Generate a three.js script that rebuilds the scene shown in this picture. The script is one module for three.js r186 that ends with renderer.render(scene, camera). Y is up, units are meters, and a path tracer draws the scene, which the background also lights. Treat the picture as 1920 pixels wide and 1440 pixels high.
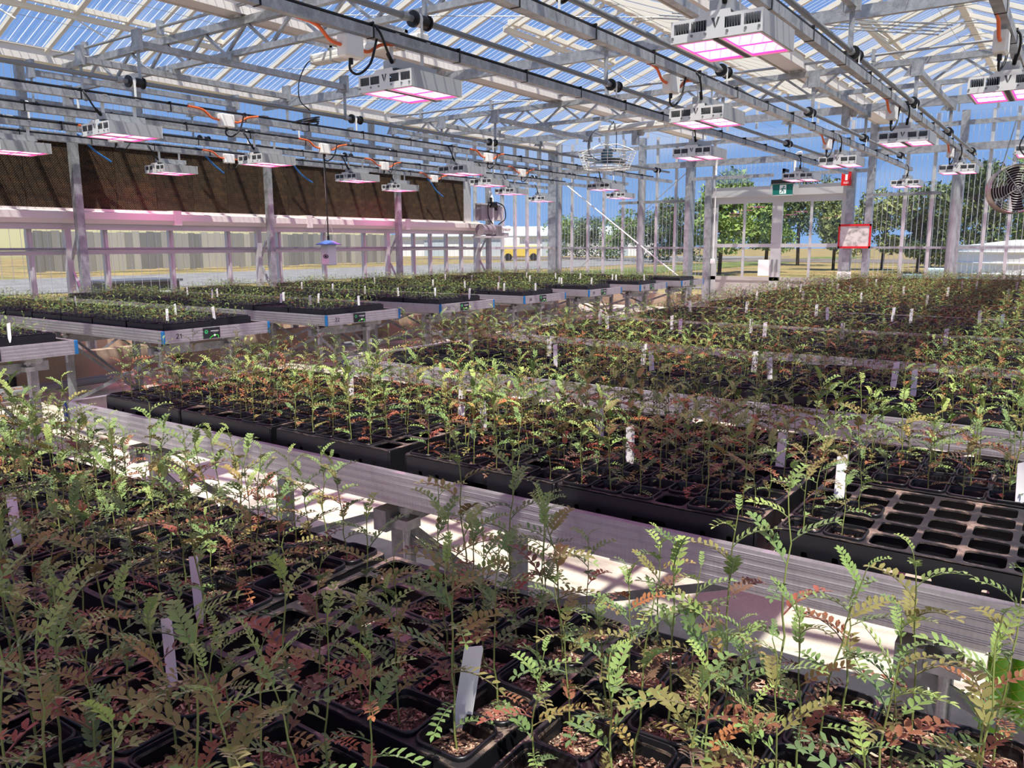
import * as THREE from 'three';
import { RoundedBoxGeometry } from 'three/addons/geometries/RoundedBoxGeometry.js';
import { mergeGeometries } from 'three/addons/utils/BufferGeometryUtils.js';
import { FontLoader } from 'three/addons/loaders/FontLoader.js';
import { TextGeometry } from 'three/addons/geometries/TextGeometry.js';
import { RectAreaLightUniformsLib } from 'three/addons/lights/RectAreaLightUniformsLib.js';

RectAreaLightUniformsLib.init();
const scene = new THREE.Scene();
const V = (x, y, z) => new THREE.Vector3(x, y, z);

// ---------- camera ----------
const EYE = V(0, 1.47, 0), FPX = 1496, PITCH = 0.1734, YAW = 0.614, ROLL = -0.0042;
const fw = V(-Math.sin(YAW) * Math.cos(PITCH), -Math.sin(PITCH), -Math.cos(YAW) * Math.cos(PITCH));
const rt0 = V(Math.cos(YAW), 0, -Math.sin(YAW)), up0 = rt0.clone().cross(fw);
const rt = rt0.clone().multiplyScalar(Math.cos(ROLL)).addScaledVector(up0, Math.sin(ROLL));
const up = up0.clone().multiplyScalar(Math.cos(ROLL)).addScaledVector(rt0, -Math.sin(ROLL));
const camera = new THREE.PerspectiveCamera(2 * Math.atan(720 / FPX) * 180 / Math.PI, 4 / 3, 0.05, 600);
camera.position.copy(EYE);
camera.quaternion.setFromRotationMatrix(new THREE.Matrix4().makeBasis(rt, up, fw.clone().negate()));
scene.add(camera);
const rayOf = (px, py) => fw.clone().multiplyScalar(FPX).addScaledVector(rt, px - 960).addScaledVector(up, 720 - py).normalize();
function at(px, py, axis, v) { const d = rayOf(px, py); return EYE.clone().addScaledVector(d, (v - EYE[axis]) / d[axis]); }
function project(p) { const q = p.clone().sub(EYE), z = q.dot(fw); return [960 + FPX * q.dot(rt) / z, 720 - FPX * q.dot(up) / z, z]; }
function inFrame(p, m = 60) { const [x, y, z] = project(p); return z > 0.1 && x > -m && x < 1920 + m && y > -m && y < 1440 + m; }

// ---------- sky, sun, exposure ----------
const renderer = new THREE.WebGLRenderer({ antialias: true });
renderer.toneMapping = THREE.LinearToneMapping;
renderer.toneMappingExposure = 0.95;
renderer.shadowMap.enabled = true;

function rng(seed) { let s = seed >>> 0; return () => { s = (s + 0x6D2B79F5) | 0; let t = Math.imul(s ^ (s >>> 15), 1 | s); t = (t + Math.imul(t ^ (t >>> 7), 61 | t)) ^ t; return ((t ^ (t >>> 14)) >>> 0) / 4294967296; }; }
function hash2(x, y, s = 0) { let h = Math.imul(x | 0, 374761393) ^ Math.imul(y | 0, 668265263) ^ Math.imul(s | 0, 974711); h = Math.imul(h ^ (h >>> 13), 1274126177); return ((h ^ (h >>> 16)) >>> 0) / 4294967296; }
function noise2(x, y, s = 0, wrap = 0) {
  const xi = Math.floor(x), yi = Math.floor(y), fx = x - xi, fy = y - yi, u = fx * fx * (3 - 2 * fx), v = fy * fy * (3 - 2 * fy);
  const w = (a) => wrap ? ((a % wrap) + wrap) % wrap : a;
  const a = hash2(w(xi), w(yi), s), b = hash2(w(xi + 1), w(yi), s), c = hash2(w(xi), w(yi + 1), s), d = hash2(w(xi + 1), w(yi + 1), s);
  return a + (b - a) * u + (c - a) * v + (a - b - c + d) * u * v;
}
function fbm(x, y, s = 0, oct = 5, wrap = 0) { let f = 0, a = 0.5, t = 0; for (let i = 0; i < oct; i++) { f += a * noise2(x, y, s + i, wrap); t += a; a *= 0.5; x *= 2; y *= 2; if (wrap) wrap *= 2; } return f / t; }

const SKY_GAIN = 1.0;
{
  const W = 1024, H = 512, data = new Float32Array(W * H * 4);
  for (let j = 0; j < H; j++) for (let i = 0; i < W; i++) {
    const el = ((j + 0.5) / H - 0.5) * Math.PI, az = ((i + 0.5) / W) * Math.PI * 2, k = (j * W + i) * 4;
    const e = Math.max(0, Math.sin(el));
    const t = Math.pow(1 - e, 3.2);
    let r = 0.10 + 0.20 * t, g = 0.26 + 0.26 * t, b = 0.70 + 0.22 * t;
    // thin wind-drawn cloud
    const cx = Math.cos(az) / (e + 0.18), cz = Math.sin(az) / (e + 0.18);
    let c = fbm(cx * 1.1 + 7, cz * 2.3 + 3, 5, 6);
    c = Math.min(1, Math.max(0, (c - 0.53) * 3.2)) * Math.min(1, e * 5);
    r += (0.92 - r) * c * 0.7; g += (0.95 - g) * c * 0.7; b += (1.02 - b) * c * 0.7;
    data[k] = r * SKY_GAIN; data[k + 1] = g * SKY_GAIN; data[k + 2] = b * SKY_GAIN; data[k + 3] = 1;
  }
  const sky = new THREE.DataTexture(data, W, H, THREE.RGBAFormat, THREE.FloatType);
  sky.mapping = THREE.EquirectangularReflectionMapping; sky.colorSpace = THREE.LinearSRGBColorSpace;
  sky.magFilter = THREE.LinearFilter; sky.minFilter = THREE.LinearFilter; sky.wrapS = THREE.RepeatWrapping; sky.needsUpdate = true;
  scene.background = sky; scene.environment = sky;
}
const SUN_DIR = V(0.31, 1, 0.32).normalize();
const sun = new THREE.DirectionalLight(new THREE.Color(1, 0.93, 0.82), 8.0);
sun.position.copy(SUN_DIR).multiplyScalar(40).add(V(-4, 0, -8)); sun.target.position.set(-4, 0, -8);
sun.castShadow = true; sun.shadow.mapSize.set(4096, 4096); sun.shadow.radius = 1;
Object.assign(sun.shadow.camera, { left: -16, right: 16, top: 16, bottom: -16, near: 1, far: 90 });
scene.add(sun, sun.target);
const LED_LIGHT = 15, LED_GLOW = 2.6;   // grow-light output and the glow of its diodes

// ---------- textures and materials ----------
function tex(w, h, fn, srgb = true, rx = 1, ry = 1) {
  const d = new Uint8Array(w * h * 4);
  for (let j = 0; j < h; j++) for (let i = 0; i < w; i++) { const c = fn(i / w, j / h, i, j), k = (j * w + i) * 4; d[k] = Math.max(0, Math.min(255, c[0] * 255)); d[k + 1] = Math.max(0, Math.min(255, c[1] * 255)); d[k + 2] = Math.max(0, Math.min(255, c[2] * 255)); d[k + 3] = 255; }
  const t = new THREE.DataTexture(d, w, h); t.wrapS = t.wrapT = THREE.RepeatWrapping; t.magFilter = THREE.LinearFilter; t.minFilter = THREE.LinearMipmapLinearFilter; t.generateMipmaps = true;
  if (srgb) t.colorSpace = THREE.SRGBColorSpace; t.repeat.set(rx, ry); t.needsUpdate = true; return t;
}
function canvasTex(w, h, draw) { const c = document.createElement('canvas'); c.width = w; c.height = h; const x = c.getContext('2d'); draw(x, w, h); const t = new THREE.CanvasTexture(c); t.colorSpace = THREE.SRGBColorSpace; t.magFilter = THREE.LinearFilter; return t; }
const mat = (o) => new THREE.MeshStandardMaterial({ side: THREE.DoubleSide, ...o });
const phys = (o) => new THREE.MeshPhysicalMaterial({ side: THREE.DoubleSide, ...o });
const C = (r, g, b) => new THREE.Color().setRGB(r, g, b);

const galvTex = tex(256, 256, (u, v) => { const n = fbm(u * 8, v * 8, 11, 4, 8), s = Math.floor(noise2(u * 40, v * 40, 3, 40) * 5) / 5; const g = 0.66 + (n - 0.5) * 0.22 + (s - 0.4) * 0.07; return [g, g * 1.015, g * 1.03]; }, true, 2.2, 2.2);
const alTex = tex(256, 64, (u, v) => { const n = fbm(u * 4, v * 32, 21, 4, 4), d = fbm(u * 8, v * 8, 8, 4, 8); const g = 0.80 + (n - 0.5) * 0.08 - Math.max(0, d - 0.6) * 0.25; return [g, g, g * 1.01]; }, true, 1.5, 6);
const concTex = tex(1024, 1024, (u, v) => {
  const n = fbm(u * 6, v * 6, 31, 6, 6), f = noise2(u * 300, v * 300, 4, 300), st = fbm(u * 10 + 3, v * 10, 55, 4, 10);
  const stain = Math.max(0, st - 0.60) * 0.9; const g = 0.80 + (n - 0.5) * 0.16 + (f - 0.5) * 0.05 - stain; return [g, g * 0.955, g * 0.885];
}, true, 0.4, 0.4);
const M = {
  galv: mat({ color: 0xffffff, map: galvTex, metalness: 0.55, roughness: 0.46 }),
  galvDull: mat({ color: 0xd4d6d6, map: galvTex, metalness: 0.35, roughness: 0.6 }),
  alu: mat({ color: 0xf4f4f4, map: alTex, metalness: 0.68, roughness: 0.38 }),
  aluFrame: mat({ color: 0xcfcfce, metalness: 0.45, roughness: 0.5 }),
  white: mat({ color: 0xe9e9e6, roughness: 0.5 }),
  whitePlastic: mat({ color: 0xf0efec, roughness: 0.42 }),
  cream: mat({ color: 0xe4dfd0, roughness: 0.55 }),
  gutter: mat({ color: 0xe6e1da, roughness: 0.5, metalness: 0.1 }),
  concrete: mat({ map: concTex, roughness: 0.88 }),
  kerb: mat({ map: concTex, color: 0xdacfbe, roughness: 0.9 }),
  bed: mat({ map: concTex, color: 0xe2e0dc, roughness: 0.6 }),
  black: mat({ color: 0x17181b, roughness: 0.42 }),
  tray: mat({ color: 0x1a1b1f, roughness: 0.38 }),
  trayDust: mat({ map: tex(256, 256, (u, v) => { const n = fbm(u * 7, v * 7, 61, 6, 7) + (hash2(Math.floor(u * 256), Math.floor(v * 256), 5) - 0.5) * 0.18, k = n > 0.58 ? 0.3 + (n - 0.58) * 1.1 : 0.1 + n * 0.06; return n > 0.58 ? [k, k * 0.88, k * 0.78] : [k, k, k * 1.06]; }, true, 6, 6), roughness: 0.6 }),
  pot: mat({ color: 0x15161a, roughness: 0.36 }),
  cable: mat({ color: 0x0e0e10, roughness: 0.5 }),
  orange: mat({ color: 0xf0703a, roughness: 0.5 }),
  steelWire: mat({ color: 0xb8b8b4, metalness: 0.7, roughness: 0.35 }),
  blueCap: mat({ color: 0x17669e, roughness: 0.45 }),
  navyCap: mat({ color: 0x24356b, roughness: 0.45 }),
  blueTie: mat({ color: 0x2c74b8, roughness: 0.5 }),
  lampWhite: mat({ color: 0xe8e8e8, roughness: 0.38, metalness: 0.15 }),
  lampGrey: mat({ color: 0xb9bbbd, roughness: 0.4, metalness: 0.45 }),
  fin: mat({ color: 0x8b8d90, roughness: 0.45, metalness: 0.5 }),
  hollow: mat({ color: 0x55565a, roughness: 0.6, metalness: 0.3 }),
  red: mat({ color: 0xd21f26, roughness: 0.45 }),
  tag: mat({ color: 0xf4f4f2, roughness: 0.4 }),
  hose: mat({ color: 0x74b82a, roughness: 0.35 }),
  hoseMesh: mat({ color: 0xe8e04a, roughness: 0.4 }),
  pipePlastic: mat({ color: 0x8d9296, roughness: 0.5 }),
  poly: phys({ color: C(0.93, 0.95, 0.97), transmission: 1, thickness: 0, roughness: 0.13, ior: 1.45 }),
  polyClear: phys({ color: C(0.95, 0.965, 0.98), transmission: 1, thickness: 0, roughness: 0.1, ior: 1.45 }),
  rib: phys({ color: C(0.95, 0.95, 0.95), transmission: 0.75, thickness: 0, roughness: 0.9 }),
  glass: phys({ color: C(0.96, 0.97, 0.97), transmission: 1, thickness: 0, roughness: 0.02, ior: 1.5 }),
};

// ---------- building helpers ----------
const used = {};
const numbered = (n) => { used[n] = (used[n] || 0) + 1; return used[n] === 1 ? n : `${n}_${String(used[n] - 1).padStart(3, '0')}`; };
function shade(o) { o.traverse((m) => { if (m.isMesh) { m.castShadow = true; m.receiveShadow = true; } }); return o; }
function tag(o, label, category, group, kind) { o.userData.label = label; o.userData.category = category; if (group) o.userData.group = group; if (kind) o.userData.kind = kind; return o; }
function thing(name, label, category, pos = [0, 0, 0], turn = 0, group) { const g = new THREE.Group(); g.name = numbered(name); g.position.set(...pos); g.rotation.y = turn; scene.add(g); return tag(g, label, category, group); }
function solo(name, geo, m, label, category, group) { const o = new THREE.Mesh(geo, m); o.name = numbered(name); scene.add(o); return tag(o, label, category, group); }
function struct(name, label, geo, m) { const o = geo ? new THREE.Mesh(geo, m) : new THREE.Group(); o.name = numbered(name); o.userData.kind = 'structure'; o.userData.label = label; scene.add(o); return o; }
function part(name, geo, m, parent) { const o = new THREE.Mesh(Array.isArray(geo) ? merge(geo) : geo, m); o.name = name; parent.add(o); return o; }
function merge(list) { const flat = list.flat(9).map((g) => { let q = g.index ? g.toNonIndexed() : g; for (const k of Object.keys(q.attributes)) if (!['position', 'normal', 'uv'].includes(k)) q.deleteAttribute(k); if (!q.attributes.uv) q.setAttribute('uv', new THREE.BufferAttribute(new Float32Array(q.attributes.position.count * 2), 2)); return q; }); return flat.length === 1 ? flat[0] : mergeGeometries(flat); }
// a box with uv in metres
function box(w, h, d, x = 0, y = 0, z = 0) {
  const g = new THREE.BoxGeometry(w, h, d), uv = g.attributes.uv, p = g.attributes.position, n = g.attributes.normal;
  for (let i = 0; i < p.count; i++) { const ax = Math.abs(n.getX(i)), ay = Math.abs(n.getY(i)); const X = p.getX(i), Y = p.getY(i), Z = p.getZ(i); if (ax > 0.5) uv.setXY(i, Z, Y); else if (ay > 0.5) uv.setXY(i, X, Z); else uv.setXY(i, X, Y); }
  return g.translate(x, y, z);
}
function span(x0, x1, y0, y1, z0, z1) { return box(Math.abs(x1 - x0), Math.abs(y1 - y0), Math.abs(z1 - z0), (x0 + x1) / 2, (y0 + y1) / 2, (z0 + z1) / 2); }
function orient(g, a, b, upv = V(0, 1, 0)) { const d = b.clone().sub(a).normalize(); let u = upv; if (Math.abs(d.dot(u)) > 0.98) u = V(1, 0, 0); const r = u.clone().cross(d).normalize(), t = d.clone().cross(r); return g.applyMatrix4(new THREE.Matrix4().makeBasis(r, t, d).setPosition(a.clone().add(b).multiplyScalar(0.5))); }
function bar(a, b, w, h, upv) { return orient(box(w, h, a.distanceTo(b)), a, b, upv); }
function rod(a, b, r, seg = 8) { const g = new THREE.CylinderGeometry(r, r, a.distanceTo(b), seg, 1); g.rotateX(Math.PI / 2); return orient(g, a, b); }
function hose(pts, r, n = 24, seg = 6) { return new THREE.TubeGeometry(new THREE.CatmullRomCurve3(pts), n, r, seg); }
function cyl(r, h, x, y, z, seg = 16, axis = 'y', r2 = r) { const g = new THREE.CylinderGeometry(r2, r, h, seg); if (axis === 'x') g.rotateZ(Math.PI / 2); if (axis === 'z') g.rotateX(Math.PI / 2); return g.translate(x, y, z); }
const ORD = ['first', 'second', 'third', 'fourth', 'fifth', 'sixth', 'seventh', 'eighth', 'ninth', 'tenth', 'eleventh'];

// ---------- the setting: floor and land outside ----------
const XW = -11.2, XE = 4.36, ZF = -17.7, ZB = 5.0;
struct('floor', 'pale concrete greenhouse floor', span(XW, XE, -0.2, 0, ZB, ZF), M.concrete);
{
  const dry = tex(1024, 1024, (u, v) => { const n = fbm(u * 8, v * 8, 71, 6, 8), f = noise2(u * 220, v * 220, 9, 220), p = fbm(u * 5 + 2, v * 5, 17, 4, 5); const k = 0.56 + (n - 0.5) * 0.34 + (f - 0.5) * 0.26; const gr = Math.max(0, p - 0.56) * 1.6; return [k * (1.0 - gr * 0.5), k * (0.86 - gr * 0.12), k * (0.54 - gr * 0.16)]; }, true, 0.09, 0.09);
  const gravel = tex(512, 512, (u, v) => { const f = noise2(u * 200, v * 200, 14, 200), n = fbm(u * 6, v * 6, 16, 5, 6), k = 0.50 + (f - 0.5) * 0.3 + (n - 0.5) * 0.2; return [k, k * 0.985, k * 0.96]; }, true, 0.25, 0.25);
  const lawn = tex(512, 512, (u, v) => { const f = noise2(u * 160, v * 160, 24, 160), n = fbm(u * 6, v * 6, 26, 5, 6), k = 0.5 + (f - 0.5) * 0.3 + (n - 0.5) * 0.4; return [k * 0.78, k * 0.86, k * 0.42]; }, true, 0.25, 0.25);
  const ground = struct('ground', 'dry yellow grass paddock outside the greenhouse', box(360, 0.4, 360, -30, -0.28, -60), mat({ map: dry, roughness: 0.95 }));
  struct('road', 'pale grey gravel track beyond the glazed side wall', box(13, 0.05, 150, -34, -0.07, -20), mat({ map: gravel, roughness: 0.95 }));
  struct('lawn', 'strip of greener mown grass beside the greenhouse', box(5, 0.04, 150, -21, -0.065, -20), mat({ map: lawn, roughness: 0.95 }));
  struct('path', 'pale bare earth track running past the trees', box(140, 0.05, 16, 10, -0.07, -74), mat({ map: gravel, color: 0xe6d6c6, roughness: 0.95 }));
  struct('path', 'pale gravel apron outside the sliding doors', box(26, 0.05, 1.6, -6, -0.07, -27), mat({ map: gravel, color: 0xf0e6d6, roughness: 0.95 }));
}
{ const g = new THREE.SphereGeometry(1, 40, 16, 0, Math.PI * 2, 0, Math.PI / 2).scale(60, 9, 150).translate(-170, -0.6, -40); const uv = g.attributes.uv; for (let i = 0; i < uv.count; i++) uv.setXY(i, uv.getX(i) * 40, uv.getY(i) * 20); struct('hill', 'low rise of pale dry grass beyond the paling fence', g, mat({ color: 0x98926c, roughness: 0.95 })); }
// grey paling fence: each board its own piece
{
  const f = thing('paling_fence', 'long weathered grey paling fence beyond the gravel track', 'fence', [-47, 0, 0]);
  const tones = [0x8f8b82, 0xa19c91, 0x7d7a74, 0xb0aa9c].map((c) => mat({ color: c, roughness: 0.9 }));
  const r = rng(5), board = [box(0.06, 2.2, 0.455, 0, 1.15, 0), box(0.06, 2.28, 0.45, 0, 1.17, 0)];
  for (let i = 0; i < 62; i++) { const o = part('board', board[i % 2], tones[Math.floor(r() * 4)], f); o.position.set((r() - 0.5) * 0.05, (r() - 0.5) * 0.1, -21 - i * 0.47); }
  part('rail', [box(0.06, 0.1, 29, -0.06, 0.6, -35.5), box(0.06, 0.1, 29, -0.06, 1.8, -35.5)], tones[2], f);
}
// trees
function tree(p, h, rx, seed, colors, label, low = 0.25) {
  const r = rng(seed), t = thing('tree', label, 'tree', p, r() * 6, 'trees beyond the greenhouse');
  const tr = [rod(V(0, -0.3, 0), V(0.1, h * 0.45, 0), 0.05 * h * 0.35, 8)];
  for (let i = 0; i < 5; i++) { const a = i * 1.3 + r(); tr.push(rod(V(0.05, h * (0.25 + 0.06 * i), 0), V(Math.cos(a) * rx * 0.55, h * (0.55 + 0.06 * i), Math.sin(a) * rx * 0.55), 0.02 * h * 0.3, 6)); }
  part('trunk', tr, M.bark, t);
  const n = 5200, pos = new Float32Array(n * 9), col = new Float32Array(n * 9), cs = colors.map((c) => new THREE.Color(c)), nor = [];
  const blobs = []; for (let i = 0; i < 11; i++) { const a = r() * 6.28, q = Math.sqrt(r()) * rx * 0.7; blobs.push([Math.cos(a) * q, h * (low + (0.88 - low) * r()), Math.sin(a) * q, rx * (0.35 + 0.3 * r())]); }
  for (let i = 0; i < n; i++) {
    const b = blobs[i % 11], d = V(r() - 0.5, r() - 0.5, r() - 0.5).normalize().multiplyScalar(b[3] * (0.75 + 0.35 * r()));
    const c = V(b[0] + d.x, Math.max(h * 0.06, b[1] + d.y * 0.8), b[2] + d.z), s = 0.07 + 0.014 * h * (0.5 + r()), cc = cs[Math.floor(r() * cs.length)];
    for (let k = 0; k < 3; k++) { pos[i * 9 + k * 3] = c.x + (r() - 0.5) * 2 * s; pos[i * 9 + k * 3 + 1] = c.y + (r() - 0.5) * 2 * s; pos[i * 9 + k * 3 + 2] = c.z + (r() - 0.5) * 2 * s; col[i * 9 + k * 3] = cc.r; col[i * 9 + k * 3 + 1] = cc.g; col[i * 9 + k * 3 + 2] = cc.b; }
  }
  const g = new THREE.BufferGeometry(); g.setAttribute('position', new THREE.BufferAttribute(pos, 3)); g.setAttribute('color', new THREE.BufferAttribute(col, 3)); g.computeVertexNormals();
  part('crown', g, M.leafFar, t);
}
M.bark = mat({ color: 0x4a4038, roughness: 0.95 });
M.leafFar = mat({ vertexColors: true, roughness: 0.85 });
{
  const A = [0x6f8a42, 0x86a050, 0x5b7438, 0x9ab062], B = [0x4c5f36, 0x5f7042, 0x3d4d2e, 0x74824e], D = [0x8a9456, 0x76824a, 0xa0a868, 0x626e40];
  const spot = (px, d) => { const q = rayOf(px, 470); return [q.x * d / Math.hypot(q.x, q.z), -0.08, q.z * d / Math.hypot(q.x, q.z)]; };
  const L = [[1350, 42, 5.6, 2.0, A, 'bright green spreading tree seen through the sliding door beside its pale frame'], [1436, 45, 5.2, 1.4, A, 'light green feathery tree just behind the closing edge of the sliding doors'], [1497, 60, 6.4, 2.6, B, 'dark grey-green tree with forked trunk seen through the sliding door'], [1564, 50, 4.9, 1.6, D, 'olive tree seen through the sliding door beside the red framed board'],
    [1655, 51, 5.2, 1.6, D], [1722, 46, 4.8, 1.4, B], [1785, 57, 5.8, 2.2, D], [1850, 47, 5.6, 1.7, B], [1918, 58, 8.0, 2.8, A], [1285, 62, 5.0, 2.2, B], [1225, 68, 4.6, 2.2, B], [1165, 74, 4.6, 2.3, A], [1100, 82, 4.6, 2.6, B], [1050, 88, 4.4, 2.4, A]];
  L.forEach(([px, d, h, rx, cs, lb], i) => tree(spot(px, d), h, rx, 100 + i, cs, lb || 'bushy olive green tree standing outside the ribbed end wall', i < 4 ? 0.3 : 0.14));
}
// sheds and other things outside
{
  const s = thing('farm_shed', 'long low white shed far beyond the corner of the greenhouse', 'shed', [-62, -0.1, -92], 0.45);
  part('wall', box(34, 2.6, 8, 0, 1.3, 0), M.white, s); part('roof', merge([bar(V(-17.5, 2.6, 4.3), V(17.5, 2.6, 4.3), 0.15, 0.2), orient(box(35, 0.1, 4.6), V(0, 2.6, 4.4), V(0, 3.9, 0)), orient(box(35, 0.1, 4.6), V(0, 2.6, -4.4), V(0, 3.9, 0))]), mat({ color: 0xc9d2d8, roughness: 0.6 }), s);
  for (let i = 0; i < 4; i++) part('roller_door', box(3.2, 2.1, 0.1, -12 + i * 8, 1.05, 4.05), mat({ color: 0xb9c3c8, roughness: 0.6 }), s);
  const c = thing('machinery_cabinet', 'grey louvred machinery cabinet standing outside the glazed side wall', 'cabinet', [-14.3, -0.1, -8.1]);
  part('body', box(0.9, 0.92, 1.35, 0, 0.46, 0), mat({ color: 0x6f7076, roughness: 0.6 }), c); part('roof', box(1.0, 0.04, 1.45, 0, 0.94, 0), mat({ color: 0x5d5f66, roughness: 0.6 }), c);
  for (let k = 0; k < 3; k++) { const lv = part('louvre_panel', box(0.02, 0.6, 0.34, 0.455, 0.5, -0.42 + k * 0.42), mat({ color: 0x585a60, roughness: 0.7 }), c); for (let j = 0; j < 8; j++) part('louvre', orient(box(0.33, 0.012, 0.05), V(0.46, 0.26 + j * 0.07, -0.42 + k * 0.42), V(0.5, 0.23 + j * 0.07, -0.42 + k * 0.42), V(0, 1, 0)), mat({ color: 0xa8a9ac, roughness: 0.6 }), lv); }
  const w = thing('storage_tank', 'large white ribbed water tank outside the end wall', 'tank', [-0.9, -0.1, -25.5]);
  part('body', cyl(1.9, 1.5, 0, 0.75, 0, 40), M.whitePlastic, w); for (let i = 0; i < 5; i++) part('rib', new THREE.TorusGeometry(1.91, 0.03, 6, 40).rotateX(Math.PI / 2).translate(0, 0.2 + i * 0.28, 0), M.whitePlastic, w); part('lid', cyl(1.9, 0.16, 0, 1.55, 0, 40, 'y', 0.6), M.whitePlastic, w);
  for (const [x, z, h, cl] of [[-3.6, -23.5, 0.75, 0x9fc4cc], [-3.1, -24.0, 0.9, 0xbfd2d6], [-2.5, -23.4, 0.7, 0x7fb0bb]]) solo('storage_bin', new RoundedBoxGeometry(0.45, h, 0.45, 2, 0.04).translate(x, h / 2 - 0.1, z), mat({ color: cl, roughness: 0.5 }), 'pale blue plastic bin standing outside behind the ribbed end wall', 'bin', 'bins outside the end wall');
  const u = thing('utility_vehicle', 'small yellow and white farm vehicle parked far beyond the end wall', 'vehicle', [-44, -0.1, -64], 0.6);
  part('body', new RoundedBoxGeometry(3.6, 1.1, 1.7, 2, 0.15).translate(0, 0.9, 0), mat({ color: 0xe2c352, roughness: 0.5 }), u); part('cabin', new RoundedBoxGeometry(1.6, 0.9, 1.6, 2, 0.15).translate(-0.9, 1.75, 0), M.white, u);
  for (const [x, z] of [[-1.2, 0.85], [1.2, 0.85], [-1.2, -0.85], [1.2, -0.85]]) part('wheel', cyl(0.36, 0.24, x, 0.36, z, 16, 'z'), M.black, u);
}

// ---------- glazing ----------
const corrCache = {};
function corr(w, h, pitch = 0.1, amp = 0.008) {     // ribbed sheet: ribs run along y, face along z
  const key = [w.toFixed(3), h.toFixed(3), pitch, amp].join(); if (corrCache[key]) return corrCache[key];
  const per = Math.max(1, Math.round(w / pitch)), n = per * 6, pos = [], idx = [], uv = [];
  for (let i = 0; i <= n; i++) { const x = -w / 2 + w * i / n, z = amp * Math.sin(i / 6 * Math.PI * 2); for (const s of [-1, 1]) { pos.push(x, s * h / 2, z); uv.push(x, s * h / 2); } if (i < n) { const a = i * 2; idx.push(a, a + 2, a + 1, a + 1, a + 2, a + 3); } }
  const g = new THREE.BufferGeometry(); g.setAttribute('position', new THREE.Float32BufferAttribute(pos, 3)); g.setAttribute('uv', new THREE.Float32BufferAttribute(uv, 2)); g.setIndex(idx); g.computeVertexNormals(); return corrCache[key] = g;
}
const ribCache = {};
function ribs(w, h, pitch, rw) { const key = [w.toFixed(3), h.toFixed(3), pitch].join(); if (ribCache[key]) return ribCache[key]; const n = Math.max(1, Math.round(w / pitch)), g = []; for (let i = 0; i < n; i++) g.push(new THREE.PlaneGeometry(rw, h).translate(-w / 2 + w * (i + 0.5) / n, 0, 0.011)); return ribCache[key] = merge(g); }
function addRibs(p, w, h, pitch, rw) { const o = part('flutes', ribs(w, h, pitch, rw), M.rib, p); o.userData.kind = 'stuff'; }
function pane(parent, x, y, z, w, h, turn, m = M.poly, pitch = 0.1, amp = 0.008) { const o = part('pane', corr(w, h, pitch, amp), m, parent); o.position.set(x, y, z); o.rotation.y = turn; addRibs(o, w, h, m === M.polyClear ? 0.14 : 0.09, m === M.polyClear ? 0.006 : 0.009); return o; }

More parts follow.
